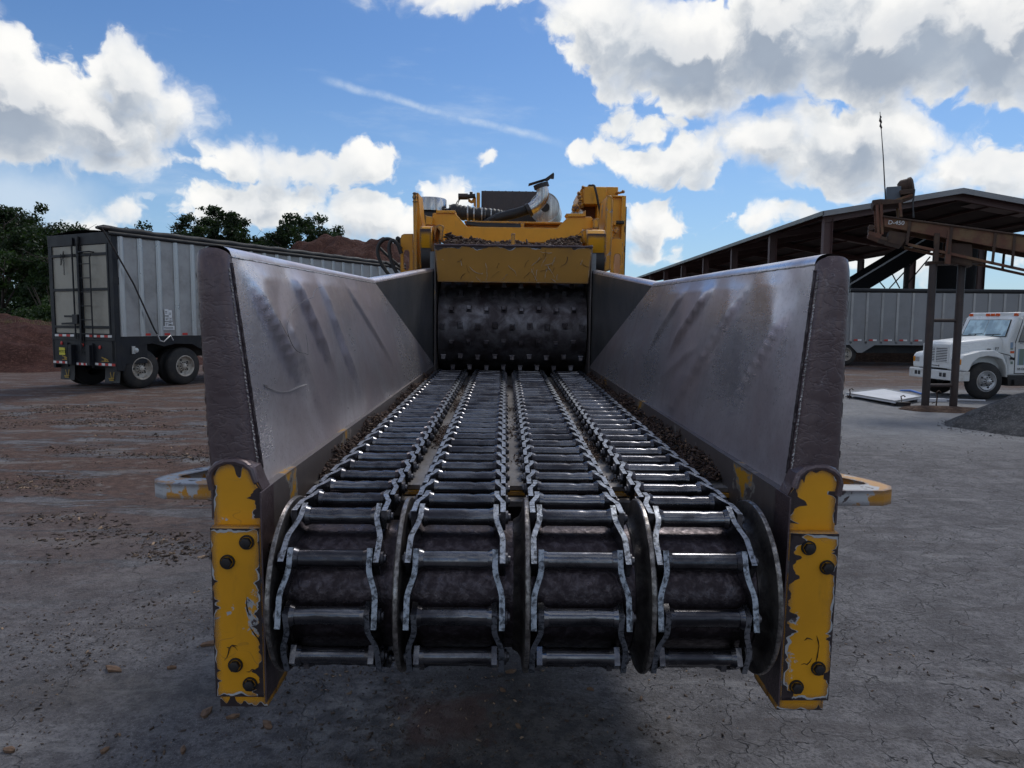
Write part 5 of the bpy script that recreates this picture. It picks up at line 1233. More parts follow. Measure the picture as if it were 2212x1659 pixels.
tree(-29.2, 40, 7.8, 3.6, 'dark tree with open crown right of the tallest one at the left edge', 2, low=.25, n=26000)
tree(-26.5, 45, 6.7, 3.0, 'lower tree peeking out beside the left trailer doors', 3, low=.2, n=17000)
tree(-37.5, 46, 9.6, 5.0, 'broad tree cut off by the left picture edge', 4, n=26000, low=.2)
tree(-31.5, 50, 8.4, 4.4, 'dense tree filling the gap behind the left-edge trees', 5, n=24000, low=.1)
tree(-26.2, 36.5, 5.1, 2.6, 'vine covered tree low behind the mulch bank', 6, 'leaf_mid', .05, 20000, .16, trunk=.15)
tree(-22.5, 37.5, 5.6, 2.6, 'small bushy tree hidden partly by the trailer rear', 14, 'leaf_dark', .05, 16000, .16, trunk=.15)
tree(-24.6, 60, 11.3, 3.5, 'rounded airy tree left of the pair above the grey trailer', 7, low=.36, n=30000, leaf=.21, cl=20)
tree(-17.4, 61, 10.7, 3.9, 'spreading airy tree right of the pair above the grey trailer', 8, low=.36, n=30000, leaf=.21, cl=20)
tree(-21.0, 63, 9.3, 2.0, 'narrow tree standing between the two airy trees', 9, low=.36, n=9000, leaf=.21, cl=14)
def bush(x, y, r, h, lab, seed, mat='leaf_mid', n=9000):
    random.seed(seed); T = empty('bush', lab, 'bush', (x, y, 0), 0, 'bushes above the mulch bank'); cs, rs = [], []
    b = B()
    for k in range(7):
        a = random.uniform(0, 6.28); b.tube([(0, 0, 0), (math.cos(a)*r*.3, math.sin(a)*r*.3, h*.5), (math.cos(a)*r*.6, math.sin(a)*r*.6, h*.85)], [.05, .03, .01], 5)
    b.build('stem', 'bark', T)
    for k in range(30):
        a = random.uniform(0, 6.28); u_ = random.random()**.5; cs.append((math.cos(a)*r*u_, math.sin(a)*r*u_, h*random.uniform(.15, .85)*(1-.35*u_*u_))); rs.append(r*random.uniform(.2, .34))
    leaves(cs, rs, n, .13, mat, 'foliage', T)
bush(-21.6, 33.8, 1.9, 3.9, 'round vine covered bush nearest the trailer doors', 21, n=16000)
bush(-26.0, 33.2, 2.2, 3.4, 'wide bush at the left edge above the mulch bank', 22, 'leaf_dark', 15000)
bush(-19.4, 32.8, 1.2, 2.7, 'small bush tucked behind the rear corner of the trailer', 23, 'leaf_dark')
def grass(cx, cy, z, rx, n, lab):
    b = []; P_ = []
    for _ in range(n):
        x = cx+random.gauss(0, rx); y = cy+random.gauss(0, .4); h = random.uniform(.15, .42); a = random.uniform(0, 3.1); w_ = .012; lx = random.gauss(0, .14)
        P_ += [(x-w_*math.cos(a), y-w_*math.sin(a), z), (x+w_*math.cos(a), y+w_*math.sin(a), z), (x+lx, y, z+h)]
    me = bpy.data.meshes.new('dry_grass'); me.from_pydata(P_, [], [(3*i, 3*i+1, 3*i+2) for i in range(n)]); me.materials.append(MM['dry_grass']); o = bpy.data.objects.new('dry_grass', me); COL.objects.link(o); o['kind'] = 'stuff'; tag(o, lab, 'dry grass')
grass(-20.4, 28.9, 1.45, .9, 700, 'tan dry grass tuft on the crest of the red mulch bank'); grass(-17.6, 28.4, 1.15, .8, 500, 'pale dry grass beside the trailer on the mulch bank')

# ------------------------------------------------------------------ open shed
SH = empty('open_shed', 'long open-sided shed with brown steel columns and low gable roof', 'shed', (20.9, 34.2, 0))
xe0, xe1, ye0 = -6.1, 6.1, 0.; he, hr = 7.02, 8.12; NB = 9; BAY = 7.1; LS = NB*BAY
colm = B()
colm.box(-.20, .20, -.008, .008, 0, 1); colm.box(-.205, -.19, -.15, .15, 0, 1); colm.box(.19, .205, -.15, .15, 0, 1)
cme = colm.build('column', 'shed_brown', None, smooth=0); CM = cme.data; bpy.data.objects.remove(cme)
for k in range(NB+1):
    for s_ in (-1, 1):
        o = bpy.data.objects.new('column', CM); COL.objects.link(o); o.parent = SH; o.location = (s_*6.0, k*BAY, 0); o.scale = (1, 1, he-.25)
    b = B()
    for s_ in (-1, 1): b.hexa([(s_*6.2, k*BAY-.1, he-.42), (s_*6.2, k*BAY+.1, he-.42), (0, k*BAY+.1, hr-.42), (0, k*BAY-.1, hr-.42), (s_*6.2, k*BAY-.1, he-.06), (s_*6.2, k*BAY+.1, he-.06), (0, k*BAY+.1, hr-.06), (0, k*BAY-.1, hr-.06)])
    b.build('rafter', 'shed_brown', SH, smooth=0)
for s_ in (-1, 1):
    b = B(); b.hexa([(s_*6.45, -.5, he-.02), (s_*6.45, LS+.5, he-.02), (0, LS+.5, hr-.02), (0, -.5, hr-.02), (s_*6.45, -.5, he+.02), (s_*6.45, LS+.5, he+.02), (0, LS+.5, hr+.02), (0, -.5, hr+.02)])
    rf = b.build('roof', 'roof_metal', SH, smooth=0)
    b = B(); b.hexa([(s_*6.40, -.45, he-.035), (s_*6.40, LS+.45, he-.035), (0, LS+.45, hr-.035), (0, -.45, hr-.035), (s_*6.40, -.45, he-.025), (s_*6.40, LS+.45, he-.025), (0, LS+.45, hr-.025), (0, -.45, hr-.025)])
    b.build('roof_underside', 'roof_shade', SH, smooth=0)
    b = B(); b.hexa([(s_*6.47, -.56, he-.20), (s_*6.47, -.50, he-.20), (0, -.50, hr-.20), (0, -.56, hr-.20), (s_*6.47, -.56, he+.05), (s_*6.47, -.50, he+.05), (0, -.50, hr+.05), (0, -.56, hr+.05)]); b.build('gable_trim', 'alu_far', SH, smooth=0)
    b = B(); b.box(s_*6.48-.04, s_*6.48+.04, -.56, LS+.5, he-.16, he+.04); b.build('gutter', 'roof_metal', SH, smooth=0)
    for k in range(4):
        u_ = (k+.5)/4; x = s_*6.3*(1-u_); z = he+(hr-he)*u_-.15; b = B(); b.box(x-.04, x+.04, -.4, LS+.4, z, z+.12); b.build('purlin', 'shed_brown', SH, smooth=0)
# pale skylight sheets in the roof underside
for k in range(0, NB*2, 2):
    for s_ in (-1, 1):
        b = B(); y0 = k*BAY/2+1.; b.hexa([(s_*4.6, y0, he+.285), (s_*4.6, y0+1.2, he+.285), (s_*1.6, y0+1.2, he+.80), (s_*1.6, y0, he+.80), (s_*4.6, y0, he+.287), (s_*4.6, y0+1.2, he+.287), (s_*1.6, y0+1.2, he+.802), (s_*1.6, y0, he+.802)])
        o = b.build('skylight', 'alu_far', SH, smooth=0); o.location = (0, 0, -.07)

# ------------------------------------------------------------------ far trailer on the right
RT = empty('bulk_trailer', 'long ribbed grey trailer parked in front of the open shed', 'trailer', (13.2, 31.2, 0))
ztt, zbb = 3.20, .98; LR = 15.
b = B(); b.box(0, LR, .03, 2.5, zbb, ztt); b.build('cargo_box', 'alu_far', RT, smooth=0)
xx = .3; ed = []
while xx < LR: ed.append(xx); xx += .665
rb = B(); rb.box(-.05, .05, -.03, .028, zbb, ztt)
rr2 = rb.build('rib', 'alu_far', None, smooth=0); RM2 = rr2.data; RM2.materials[0] = MM['aluminium']; bpy.data.objects.remove(rr2)
for i, x in enumerate(ed):
    o = bpy.data.objects.new('rib', RM2); COL.objects.link(o); o.parent = RT; o.location = (x, .0, 0)
    if i+1 < len(ed):
        b = B(); b.grid(lambda u, v: (x+.05+.565*u, .0+.02*math.sin(math.pi*u)*fbm(x+u, v*2, 4, 1.5, 2), zbb+.10+(ztt-zbb-.1)*v), 4, 8); b.build('side_panel', 'alu_far', RT, smooth=60)
        b = B(); b.box(x+.14, x+.30, -.036, -.031, zbb+.12, zbb+.19); b.build('reflector', 'red_paint', RT, smooth=0); b = B(); b.box(x+.305, x+.47, -.036, -.031, zbb+.12, zbb+.19); b.build('reflector', 'reflect_white', RT, smooth=0)
b = B(); b.box(0, LR, -.03, .05, zbb-.06, zbb+.10); b.prism([(0, zbb-.06), (1.6, zbb-.06), (1.95, zbb-.40), (2.15, zbb-.40), (2.7, zbb-.06)], 1, -.03, .03); b.build('bottom_rail', 'alu_far', RT, smooth=0)
b = B(); b.tube([(0, .05, ztt+.10), (LR, .05, ztt+.08)], .10, 10); b.grid(lambda u, v: (LR*u, 2.5*v, ztt+.10+.05*math.sin(math.pi*v)), 20, 6); b.build('tarp_roll', 'tarp_black', RT, smooth=60)
b = B(); b.box(1, LR, .6, 1.9, .55, zbb); b.bar((1.4, .3, .5), (1.4, 2.2, .5), .12, .12); b.bar((.1, .3, .5), (.1, 2.2, .5), .12, .12); b.build('chassis', 'black_frame', RT)
for x in (.2, 1.45):
    wheel(RT, x, .02, .50, .26, -1, 'rim_paint', True, .09); wheel(RT, x, 2.48, .50, .26, 1, 'rim_paint')
for x in (12.2,): wheel(RT, x, .02, .50, .26, -1, 'rim_paint'); wheel(RT, x, 2.48, .50, .26, 1, 'rim_paint')

# ------------------------------------------------------------------ inclined stacking conveyor and bin under the shed roof
SC = empty('stacking_conveyor', 'dark inclined conveyor rising inside the open shed behind the far trailer', 'conveyor', (17.0, 36.5, 0))
def sc(p, D): v = W(*p, D); return v-Vector((17.0, 36.5, 0))
a = sc(c3(1090, 935), 38); c = sc(c3(1480, 700), 38); a2 = a+(a-c).normalized()*2.6
b = B(); b.bar(a2, c+(c-a)*.12, 1.5, .75); b.build('belt_frame', 'shade_black', SC)
b = B(); b.bar(a2+Vector((0, -.77, .40)), c+(c-a)*.12+Vector((0, -.77, .40)), .05, .08); b.build('edge_rail', 'alu_far', SC)
b = B()
for (p, q_) in ((c3(1415, 800), c3(1300, 925)), (c3(1500, 770), c3(1370, 925)), (c3(1300, 830), c3(1350, 925)), (c3(1240, 880), c3(1278, 925))):
    b.bar(sc(p, 38), sc(q_, 38), .05, .05)
b.build('brace', 'dark_iron', SC)
b = B()
for p in (c3(1180, 900), c3(1385, 800)):
    v = sc(p, 38); b.bar(v, Vector((v.x, v.y, 0)), .18, .18)
b.build('leg', 'dark_iron', SC)
v = W(*c3(1612, 925), 36.); HB = empty('steel_bin', 'dark upright steel bin under the shed roof behind the conveyor posts', 'bin', (v.x, v.y, 0))
b = B(); b.lathe((0, 0, 1.), (0, 0, 1), [(0, 0), (0, .9), (4.0, .98), (5.1, .98), (5.1, 0)], 24); b.build('shell', 'shade_black', HB, smooth=40)
b = B()
for a_ in (45, 135, 225, 315): b.cyl((math.cos(rad(a_))*.8, math.sin(rad(a_))*.8, 0), (math.cos(rad(a_))*.8, math.sin(rad(a_))*.8, 1.1), .08, n=8)
b.build('leg', 'dark_iron', HB)

# ------------------------------------------------------------------ rusty belt conveyor on two posts
DC = 15.9; oc = Vector((9.55, 15.8, 0)); CV = empty('belt_conveyor', 'rusty belt conveyor with motor on top, carried by two brown posts', 'conveyor', oc, rad(-24))
NV = Vector((math.sin(rad(24)), math.cos(rad(24)), 0)); RL = Matrix.Rotation(rad(24), 3, 'Z')
def cw(p, D=DC):
    r_ = Vector(ray(*p)); c_ = Vector(CAMP); k_ = (NV.dot(oc-c_)-.45)/NV.dot(r_); return RL @ (c_+r_*k_-oc)
def slab(nm, pts, y0, y1, mat, par=CV, bev=.008, D=DC):
    pp = [cw(c3(*p), D) for p in pts]; yb_ = pp[0].y; b = B(); b.prism([(p.x, p.z) for p in pp], 1, y0, y1); return b.build(nm, mat, par, bevel=bev)
YF = -.45; YR = .35
for (p, q_) in (((1486, 790), None), ((1636, 800), None)):
    pass
def gpost(px0, top, nm='post'):
    g_ = G(*c3(px0, 1512)); t_ = cw(c3(px0, top)); b = B(); gl_ = RL @ (g_-oc); x = gl_.x; y = gl_.y; b.cyl((x, y, -.02), (x, y, t_.z), .080, n=16); b.lathe((x, y, 0), (0, 0, 1), [(0, .0), (0, .14), (.02, .14), (.02, .07)], 12); return b.build(nm, 'post_brown', CV, smooth=40), x, y
_, xa, ya = gpost(1474, 790); _, xb, yb_ = gpost(1612, 790)
zt_ = cw(c3(1560, 800)).z
b = B(); b.box(min(xa, xb)-.12, max(xa, xb)+.30, min(ya, yb_)-.08, max(ya, yb_)+.10, zt_-.02, zt_+.05); b.build('post_cap', 'rust_dark', CV, bevel=.006)
zc1 = cw(c3(1560, 1083)).z; zc2 = cw(c3(1540, 1408)).z
b = B(); b.cyl((xa, ya, zc1), (xb, yb_, zc1), .04, n=10); b.build('cross_rung', 'post_brown', CV); b = B(); b.cyl((xa, ya, zc2), (xb, yb_, zc2), .04, n=10); b.build('cross_rung', 'post_brown', CV)
# main channels (front and rear), sloping down to the right
for (y0, y1) in ((YF, YF+.05), (YR, YR+.05)):
    slab('side_channel', [(1272, 570), (1985, 668), (2500, 748), (2500, 838), (1985, 754), (1275, 622)], y0, y1, 'rust_beam')
    slab('channel_flange', [(1268, 568), (1985, 666), (2500, 746), (2500, 754), (1985, 674), (1268, 576)], y0-.05, y1, 'rust_dark')
    slab('lower_rail', [(1390, 702), (1961, 828), (2500, 948), (2500, 960), (1961, 842), (1390, 716)], y0, y1, 'rust_beam')
for xq in (1400, 1605, 1820, 1915, 2060, 2200, 2340):
    for (y0, y1) in ((YF-.03, YF), (YR+.05, YR+.08)):
        tp_ = 590+(xq-1400)*.14; bt = 712+(xq-1400)*.22; slab('strut', [(xq-6, tp_), (xq+8, tp_), (xq-8, bt), (xq-22, bt)], y0, y1, 'rust_dark', bev=.004)
slab('belt', [(1290, 585), (1985, 690), (2500, 770), (2500, 778), (1985, 698), (1290, 595)], YF+.06, YR-.01, 'black_rubber')
slab('chute', [(1300, 640), (1400, 655), (1362, 715), (1287, 696)], YF+.05, YR, 'rust_dark')
slab('support_frame', [(1520, 655), (1548, 655), (1540, 795), (1520, 795)], YF-.02, YF+.10, 'rust_dark'); slab('support_frame', [(1585, 635), (1607, 640), (1600, 808), (1572, 805)], YF-.02, YF+.10, 'rust_beam')
slab('hanger_plate', [(1600, 700), (1712, 705), (1712, 815), (1600, 790)], YF+.1, YR, 'rust_dark')
# head frame
slab('head_platform', [(1215, 492), (1255, 486), (1365, 490), (1368, 506), (1222, 518)], YF, YR, 'rust_dark')
for xq in (1232, 1252, 1345): slab('head_leg', [(xq, 505), (xq+14, 505), (xq+20, 575 if xq > 1300 else 660), (xq+6, 575 if xq > 1300 else 660)], YF, YF+.06, 'rust_beam'); slab('head_leg', [(xq, 505), (xq+14, 505), (xq+20, 575 if xq > 1300 else 660), (xq+6, 575 if xq > 1300 else 660)], YR-.06, YR, 'rust_beam')
slab('head_shoe', [(1200, 642), (1262, 660), (1258, 684), (1196, 662)], YF, YR, 'rust_beam'); slab('head_shoe', [(1255, 668), (1290, 676), (1290, 692), (1250, 684)], YF, YR, 'rust_dark')
p = cw(c3(1210, 628)); b = B(); b.lathe((p.x, YF-.03, p.z), (0, 1, 0), [(0, 0), (0, .06), (.06, .07), (.06, .05), (.78, .05), (.78, 0)], 14); b.build('head_pulley', 'rust_dark', CV)
text('beam_marking', 'D-450', .125, 'decal_white', CV, (cw(c3(1333, 604)).x, YF-.012, cw(c3(1333, 604)).z), (rad(90), rad(6), 0))
slab('motor_arm', [(1330, 484), (1420, 452), (1428, 462), (1345, 494)], YF+.1, YR-.1, 'rust_beam'); slab('motor_base', [(1352, 440), (1425, 432), (1426, 455), (1358, 462)], YF+.08, YR-.05, 'rust_dark')
p = cw(c3(1350, 418)); q_ = cw(c3(1418, 402)); b = B(); d_ = (Vector((q_.x, 0, q_.z))-Vector((p.x, 0, p.z))).normalized(); L_ = math.hypot(q_.x-p.x, q_.z-p.z)
b.lathe((p.x, 0, p.z), (d_.x, -.15, d_.z), [(0, 0), (0, .10), (.05, .15), (.08, .165), (L_*.8, .165), (L_*.82, .18), (L_+.02, .18), (L_+.05, .12), (L_+.05, 0)], 24)
for k in range(16):
    a = 2*math.pi*k/16; pass
mo = b.build('motor', 'rust_dark', CV, smooth=35)
p = cw(c3(1328, 458)); b = B(); b.box(p.x-.16, p.x+.13, -.2, .1, p.z-.18, p.z+.19); b.build('switch_box', 'box_grey', CV, bevel=.01)
b = B(); p = cw(c3(1423, 440)); q_ = cw(c3(1416, 580)); b.tube([(p.x, YF, p.z), (p.x-.02, YF-.03, (p.z+q_.z)/2), (q_.x, YF-.06, q_.z)], .018, 8); b.build('motor_cable', 'wire', CV)
# far end stands on a second pair of legs outside the picture
for y in (YF+.05, YR-.05): b = B(); p = cw(c3(2450, 850)); b.cyl((p.x, y, 0), (p.x, y, p.z), .06, n=10); b.build('post', 'post_brown', CV)
# whip mast on the conveyor head
p0 = RL.transposed() @ cw(c3(1286, 486))+oc; p1 = RL.transposed() @ cw(c3(1259, 55))+oc; b = B(); b.tube([(0, 0, 0), ((p1.x-p0.x)*.5+.01, (p1.y-p0.y)*.5, (p1.z-p0.z)*.5), tuple(p1-p0)], [.014, .011, .006], 8); k1 = (p1-p0)
b.tube([tuple(k1*(.80+.02*i)+Vector((.012*math.sin(i*2.), 0, 0))) for i in range(9)], [.008, .02, .024, .014, .02, .028, .016, .02, .008], 8)
o = b.build('whip_mast', 'dark_iron', smooth=50); o.location = (p0.x, p0.y+.05, p0.z); tag(o, 'thin dark mast with ragged tip standing on the conveyor head', 'mast')

# ------------------------------------------------------------------ white truck
TK = empty('white_truck', 'white conventional truck with slatted grille and amber turn lamp behind the posts', 'truck', (10.92, 18.25, 0), rad(185))
def tk(b, nm, mat, **k): return b.build(nm, mat, TK, **k)
HW = .98
# hood: lofted body, nose at x=-.02 to cowl at x=-1.42
def loft(secs, nm, mat, par=TK, smooth=50):
    b = B(); n = len(secs[0][1])
    for (x, pts) in secs: b.v += [(x, p[0], p[1]) for p in pts]
    for i in range(len(secs)-1):
        for k in range(n-1): b.f.append((i*n+k, i*n+k+1, (i+1)*n+k+1, (i+1)*n+k)); b.m.append(0)
    b.f.append(tuple(range(n-1, -1, -1))); b.m.append(0); b.f.append(tuple((len(secs)-1)*n+k for k in range(n))); b.m.append(0)
    return b.build(nm, mat, par, smooth=smooth)
def hsec(w, zt, zb, r):
    return [(-w, zb)]+[(-w+r-r*math.cos(rad(a)), zt-r+r*math.sin(rad(a))) for a in (0, 25, 50, 75, 90)]+[(0, zt+.03)]+[(w-r+r*math.cos(rad(a)), zt-r+r*math.sin(rad(a))) for a in (90, 75, 50, 25, 0)]+[(w, zb)]
loft([(0.01, hsec(.56, 1.33, .74, .06)), (-.03, hsec(.58, 1.38, .74, .09)), (-.20, hsec(.61, 1.42, .74, .12)), (-.7, hsec(.66, 1.47, .74, .14)), (-1.40, hsec(.74, 1.54, .74, .14))], 'hood', 'white_paint')
# fenders: arched over the wheels
for s_ in (-1, 1):
    prof = [(.0, .72), (.02, .80), (.01, 1.02), (-.06, 1.10), (-.22, 1.13), (-.55, 1.20), (-.95, 1.22), (-1.22, 1.12), (-1.36, .86), (-1.40, .56), (-1.36, .56), (-1.31, .84), (-1.20, 1.00), (-1.0, 1.06), (-.75, 1.08), (-.50, 1.04), (-.32, .92), (-.24, .74), (-.20, .70)]
    b = B(); ys = (.42, HW-.03, HW); 
    b.prism(prof, 1, *sorted((s_*.42, s_*HW))); fe = tk(b, 'fender', 'white_paint', bevel=.035, seg=3)
    b = B(); b.box(-.06, .025, *sorted((s_*(.60 if s_ > 0 else .70), s_*(.76 if s_ > 0 else .88))), .86, .99); o = b.build('headlight', 'lamp_glass', TK, bevel=.01)
    b = B(); b.box(-.12, .030, *sorted((s_*(.77 if s_ > 0 else .89), s_*.965)), .86, .995); o = b.build('turn_lamp', 'amber_lens', TK, bevel=.01)
b = B(); b.box(-.02, .035, -.56, .56, .74, 1.36); tk(b, 'grille_surround', 'white_paint', bevel=.03)
b = B(); b.box(.030, .040, -.49, .49, .90, 1.27); tk(b, 'grille_back', 'interior', smooth=0)
for k in range(9):
    z = .915+k*.0415; b = B(); b.box(.040, .058, -.49, .49, z, z+.020); tk(b, 'grille_slat', 'white_paint', smooth=0)
b = B()
for y in (-.495, 0, .495): b.box(.038, .062, y-.014, y+.014, .89, 1.285)
b.box(.038, .062, -.50, .50, .885, .90); b.box(.038, .062, -.50, .50, 1.272, 1.29); tk(b, 'grille_frame', 'white_paint', smooth=0)
b = B(); b.lathe((.037, .14, .80), (1, 0, 0), [(0, .025), (.004, .02), (.004, 0)], 12); b.box(.036, .040, -.14, .10, .79, .81); tk(b, 'nose_emblem', 'bolt_metal')
b = B(); b.prism([(.02, -1.02), (.15, -.95), (.20, -.5), (.21, 0), (.20, .5), (.15, .95), (.02, 1.02), (-.22, 1.03), (-.22, .99), (.0, .97), (.0, -.97), (-.22, -.99), (-.22, -1.03)], 2, .46, .70); tk(b, 'bumper', 'bumper_white', bevel=.02)
for y in (.44, .58, -.44, -.58):
    b = B(); b.box(.10, .212, y-.05, y+.05, .54, .64); tk(b, 'bumper_opening', 'interior', bevel=.01)
# cab
cab = [(-1.40, .60), (-1.40, 1.50), (-1.62, 2.02), (-1.72, 2.10), (-1.9, 2.14), (-3.0, 2.14), (-3.05, 2.05), (-3.05, .60)]
b = B(); b.prism(cab, 1, -.95, .95); tk(b, 'cab', 'white_paint', bevel=.05, seg=3)
n_ = Vector((.52, 0, .22)).normalized()
def ws(y, k, off): x = -1.395-(.225)*k; z = 1.52+.49*k; return (x+off*n_.x, y, z+off*n_.z)
def wsq(y0, y1, k0, k1, off, th, nm, mat, tap=.05, bev=.02):
    b = B(); P_ = []
    for o_ in (off, off+th): P_ += [ws(y0, k0, o_), ws(y1, k0, o_), ws(y1-tap, k1, o_), ws(y0+tap, k1, o_)]
    b.hexa(P_); return tk(b, nm, mat, bevel=bev)
wsq(-.82, .82, .05, .93, .002, .012, 'windshield_seal', 'black_rubber'); wsq(-.79, .79, .08, .90, .010, .010, 'windshield', 'windshield_glass'); 
b = B(); b.tube([ws(0, .09, .022), ws(0, .9, .022)], .006, 6); tk(b, 'windshield_bar', 'alu_bright')
for y in (-.35, .30):
    b = B(); b.tube([ws(y, .0, .02), ws(y+.10, .14, .03)], .008, 6); b.tube([ws(y-.20, .12, .03), ws(y+.32, .17, .03)], .009, 6); tk(b, 'wiper', 'wire')
for y in (-.82, -.18, 0, .18, .82):
    b = B(); b.prism([(y-.07, 2.07), (y+.07, 2.07), (y+.055, 2.135), (y-.055, 2.135)], 0, -1.70, -1.655); tk(b, 'marker_lamp', 'orange_lens', bevel=.008)
b = B(); b.prism([(-.93, 2.03), (.93, 2.03), (.90, 2.16), (-.90, 2.16)], 0, -1.95, -1.69); tk(b, 'roof_visor', 'white_paint', bevel=.03)
for s_ in (-1, 1):
    y0, y1 = s_*.950, s_*.962
    b = B(); b.prism([(-1.62, .66), (-1.60, 1.42), (-1.78, 1.98), (-2.62, 1.98), (-2.62, .66)], 1, *sorted((y0, y1))); d_ = tk(b, 'door', 'white_paint', bevel=.006)
    b = B(); b.prism([(-1.60, .64), (-1.58, 1.42), (-1.77, 2.0), (-2.64, 2.0), (-2.64, .64)], 1, *sorted((s_*.950, s_*.953))); o = b.build('door_gap', 'interior', TK, smooth=0)
    b = B(); b.prism([(-1.68, 1.44), (-1.84, 1.92), (-2.52, 1.92), (-2.52, 1.44)], 1, *sorted((s_*.962, s_*.966))); o = b.build('side_window', 'side_glass', d_, smooth=0)
    b = B(); b.prism([(-1.66, 1.42), (-1.83, 1.94), (-2.54, 1.94), (-2.54, 1.42)], 1, *sorted((s_*.962, s_*.964))); o = b.build('window_seal', 'black_rubber', d_, smooth=0)
    b = B(); b.box(-2.50, -2.36, *sorted((s_*.962, s_*.985)), 1.30, 1.33); o = b.build('door_handle', 'dark_iron', d_)
    b = B(); b.tube([(-1.72, s_*.96, 1.40), (-1.78, s_*1.16, 1.42), (-1.70, s_*1.2, 1.9), (-1.66, s_*.98, 2.02)], .012, 6); b.tube([(-1.86, s_*.96, 1.36), (-1.78, s_*1.16, 1.46)], .010, 6); b.box(-1.80, -1.74, *sorted((s_*1.10, s_*1.30)), 1.48, 1.86); tk(b, 'mirror', 'alu_bright', bevel=.004)
for (x0, x1, z0, z1, mt_) in ((-1.52, -1.44, 1.28, 1.42, 'decal_blue'), (-1.59, -1.53, 1.30, 1.40, 'decal_white'), (-1.57, -1.45, 1.15, 1.205, 'orange_lens'), (-1.55, -1.47, 1.0, 1.08, 'decal_white'), (-1.55, -1.48, .88, .95, 'decal_green'), (-1.53, -1.45, 1.24, 1.275, 'decal_green')):
    b = B(); b.box(x0, x1, .951, .955, z0, z1); tk(b, 'decal', mt_, smooth=0)
b = B(); b.box(-1.86, -1.72, .963, .966, .86, 1.26); tk(b, 'door_decal', 'decal_green', smooth=0)
b = B(); b.box(-2.1, -1.862, .963, .966, .86, 1.26); b.box(-1.718, -1.68, .963, .966, .86, 1.26); tk(b, 'door_decal', 'decal_blue', smooth=0)
# the side that faces the viewer is local +y; text reads along -x
text('fleet_number', 'F7', .11, 'ink_black', TK, (-1.22, .752, 1.25), (rad(84), 0, rad(175)))
text('model_badge', '4900', .06, 'ink_black', TK, (-1.00, .722, 1.235), (rad(84), 0, rad(175)))
text('door_text', 'US DOT 186492', .085, 'ink_black', TK, (-1.98, .970, .76), (rad(90), 0, rad(180)))
b = B(); b.tube([(-1.16, .74, 1.18), (-1.42, .98, 1.10), (-1.48, 1.0, 1.03)], .010, 6); b.lathe((-1.50, 1.0, 1.02), (-.9, .2, -.2), [(-.06, 0), (-.06, .03), (.03, .035), (.03, 0)], 10); tk(b, 'hood_mirror', 'wire')
b = B(); b.box(-9., -1.4, -.42, .42, .55, .75); b.box(-3.0, -1.45, -.9, .93, .34, .60); tk(b, 'chassis', 'dark_iron', bevel=.02)
b = B(); b.box(-1.9, -3., 0, 0, 0, 0) if False else b.box(-2.9, -1.6, .80, .99, .36, .50); tk(b, 'step', 'dark_iron', bevel=.01)
b = B(); b.box(-9., -3.3, -1.05, 1.05, .9, 2.1); tk(b, 'truck_bed', 'box_grey', bevel=.02)
for s_ in (-1, 1): wheel(TK, -.76, s_*.95, .46, .24, s_, 'alu_rim', dish=-.02); wheel(TK, -6.2, s_*.98, .46, .24, s_, 'alu_rim', True); wheel(TK, -7.3, s_*.98, .46, .24, s_, 'alu_rim', True)
b = B(); b.bar((-.76, -.9, .46), (-.76, .9, .46), .10, .10); b.box(-1.1, -.2, -.40, .40, .50, .80); tk(b, 'front_axle', 'dark_iron')

for ch in list(TK.children):
    if ch.name.startswith('wheel'): ch.location.x += .08; ch.location.y += -.05 if sum(v.co.y for v in ch.data.vertices) > 0 else .05
    elif ch.name.startswith('front_axle'): ch.location.x += .08
    elif ch.name.startswith(('fleet_number', 'model_badge', 'door_text')): ch.location = Vector((ch.location.x*.87, ch.location.y*.93, ch.location.z)); ch.scale = (.9, 1, 1)
    else: ch.scale = (.87, .93, 1)
# ------------------------------------------------------------------ white sheet lying on the ground with blue strap
pa = [G(*k4(215, 1122)), G(*k4(600, 1075)), G(*k4(985, 1160)), G(*k4(715, 1212))]
zs = .11; pts_ = [Vector((p.x, p.y, zs)) for p in pa]; cen = sum(pts_, Vector())/4; cen.z = 0
b = B(); b.hexa([tuple(p-cen-Vector((0, 0, .05))) for p in pts_]+[tuple(p-cen) for p in pts_]); 
PN = empty('sheet_metal_panel', 'large white sheet metal panel lying on low feet by the posts', 'metal panel', cen)
b.build('sheet', 'sheet_white', PN, bevel=.005)
b = B()
for i in range(4): p, q_ = pts_[i]-cen, pts_[(i+1) % 4]-cen; b.bar(p+Vector((0, 0, .006)), q_+Vector((0, 0, .006)), .03, .022)
b.build('raised_edge', 'alu_bright', PN)
b = B()
for p in pts_: v = (p-cen)*.92; b.box(v.x-.04, v.x+.04, v.y-.04, v.y+.04, 0, .065)
v = pts_[3]-cen; b.box(v.x+.05, v.x+.35, v.y-.0, v.y+.1, 0, .09); b.build('foot', 'dark_iron', PN)
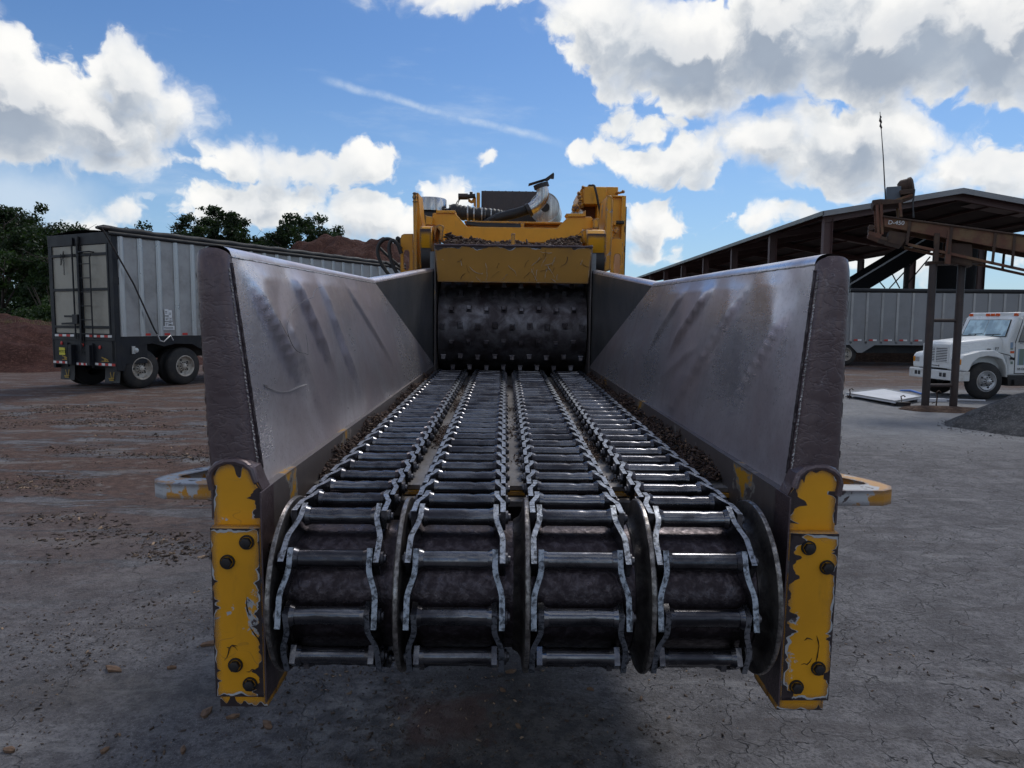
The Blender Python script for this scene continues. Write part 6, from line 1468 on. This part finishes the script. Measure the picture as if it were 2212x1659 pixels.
for (px_, py_, h_, lab) in ((250, 1135, .25, 'thin bent rod standing at the left tip of the white panel'), (775, 1200, .22, 'rusty hook standing at the near corner of the white panel'), (1135, 1215, .36, 'rusty hooked rod standing between the two conveyor posts')):
    g_ = G(*k4(px_, py_)); b = B(); b.tube([(0, 0, 0), (.01, 0, h_*.6), (-.01, 0, h_*.9), (.05, 0, h_), (.09, 0, h_*.85)], .014, 6); b.tube([(0, 0, h_*.3), (-.10, 0, h_*.2)], .010, 6); o = b.build('iron_rod', 'rust_dark', smooth=60); o.location = (g_.x, g_.y, .0); tag(o, lab, 'iron rod')
g0, g1, g2 = G(*k4(770, 1106)), G(*k4(880, 1118)), G(*k4(990, 1140)); b = B()
b.tube([(0, 0, .14), tuple(Vector((g1.x-g0.x, g1.y-g0.y, .16))), tuple(Vector((g2.x-g0.x, g2.y-g0.y, .13)))], [.03, .05, .04], 8, sq=.6); o = b.build('blue_strap', 'blue_strap', smooth=60); o.location = (g0.x, g0.y, 0); tag(o, 'bright blue strap lying along the back of the white panel', 'strap')
b = B(); g_ = G(*k4(1050, 1165)); b.box(-.3, .45, -.05, .05, .0, .07); b.tube([(.45, 0, .05), (.9, .1, .03), (1.4, -.1, .03)], .02, 6); o = b.build('metal_offcut', 'sheet_white', smooth=0); o.location = (g_.x, g_.y, 0); o.rotation_euler = (0, 0, .1); tag(o, 'narrow metal offcut on the ground between the two posts', 'metal offcut')
# distant overhead line seen through the shed
for zq in (4.2, 4.45):
    b = B(); b.tube([(-40+i*8, 0, -(1-((i-5)/5.)**2)*.5) for i in range(11)], .02, 5); o = b.build('power_line', 'wire'); o.location = (50, 92, zq+1.4); tag(o, 'thin overhead wire seen below the shed roof, %s of two' % ('lower' if zq < 4.3 else 'upper'), 'power line')
for i, x in enumerate((10, 90)):
    b = B(); b.cyl((0, 0, 0), (0, 0, 6.6), .14, .10, 10); b.box(-.9, .9, -.05, .05, 5.7, 5.82); o = b.build('utility_pole', 'bark'); o.location = (x, 92.2, 0); tag(o, 'utility pole far behind the shed, %s' % ('left one' if i == 0 else 'right one'), 'utility pole')
# distant wood along the far edge of the land
cs, rs = [], []
for i in range(150):
    a = rad(-75+150*i/149+random.uniform(-.5, .5)); d_ = 190+random.uniform(-10, 30); cs.append((math.sin(a)*d_, math.cos(a)*d_, random.uniform(.5, 3.))); rs.append(random.uniform(3, 5))
o = leaves(cs, rs, 26000, 1.1, 'leaf_dark', 'distant_wood', None, .6); o['kind'] = 'stuff'; tag(o, 'low dark line of woodland along the horizon', 'woodland')
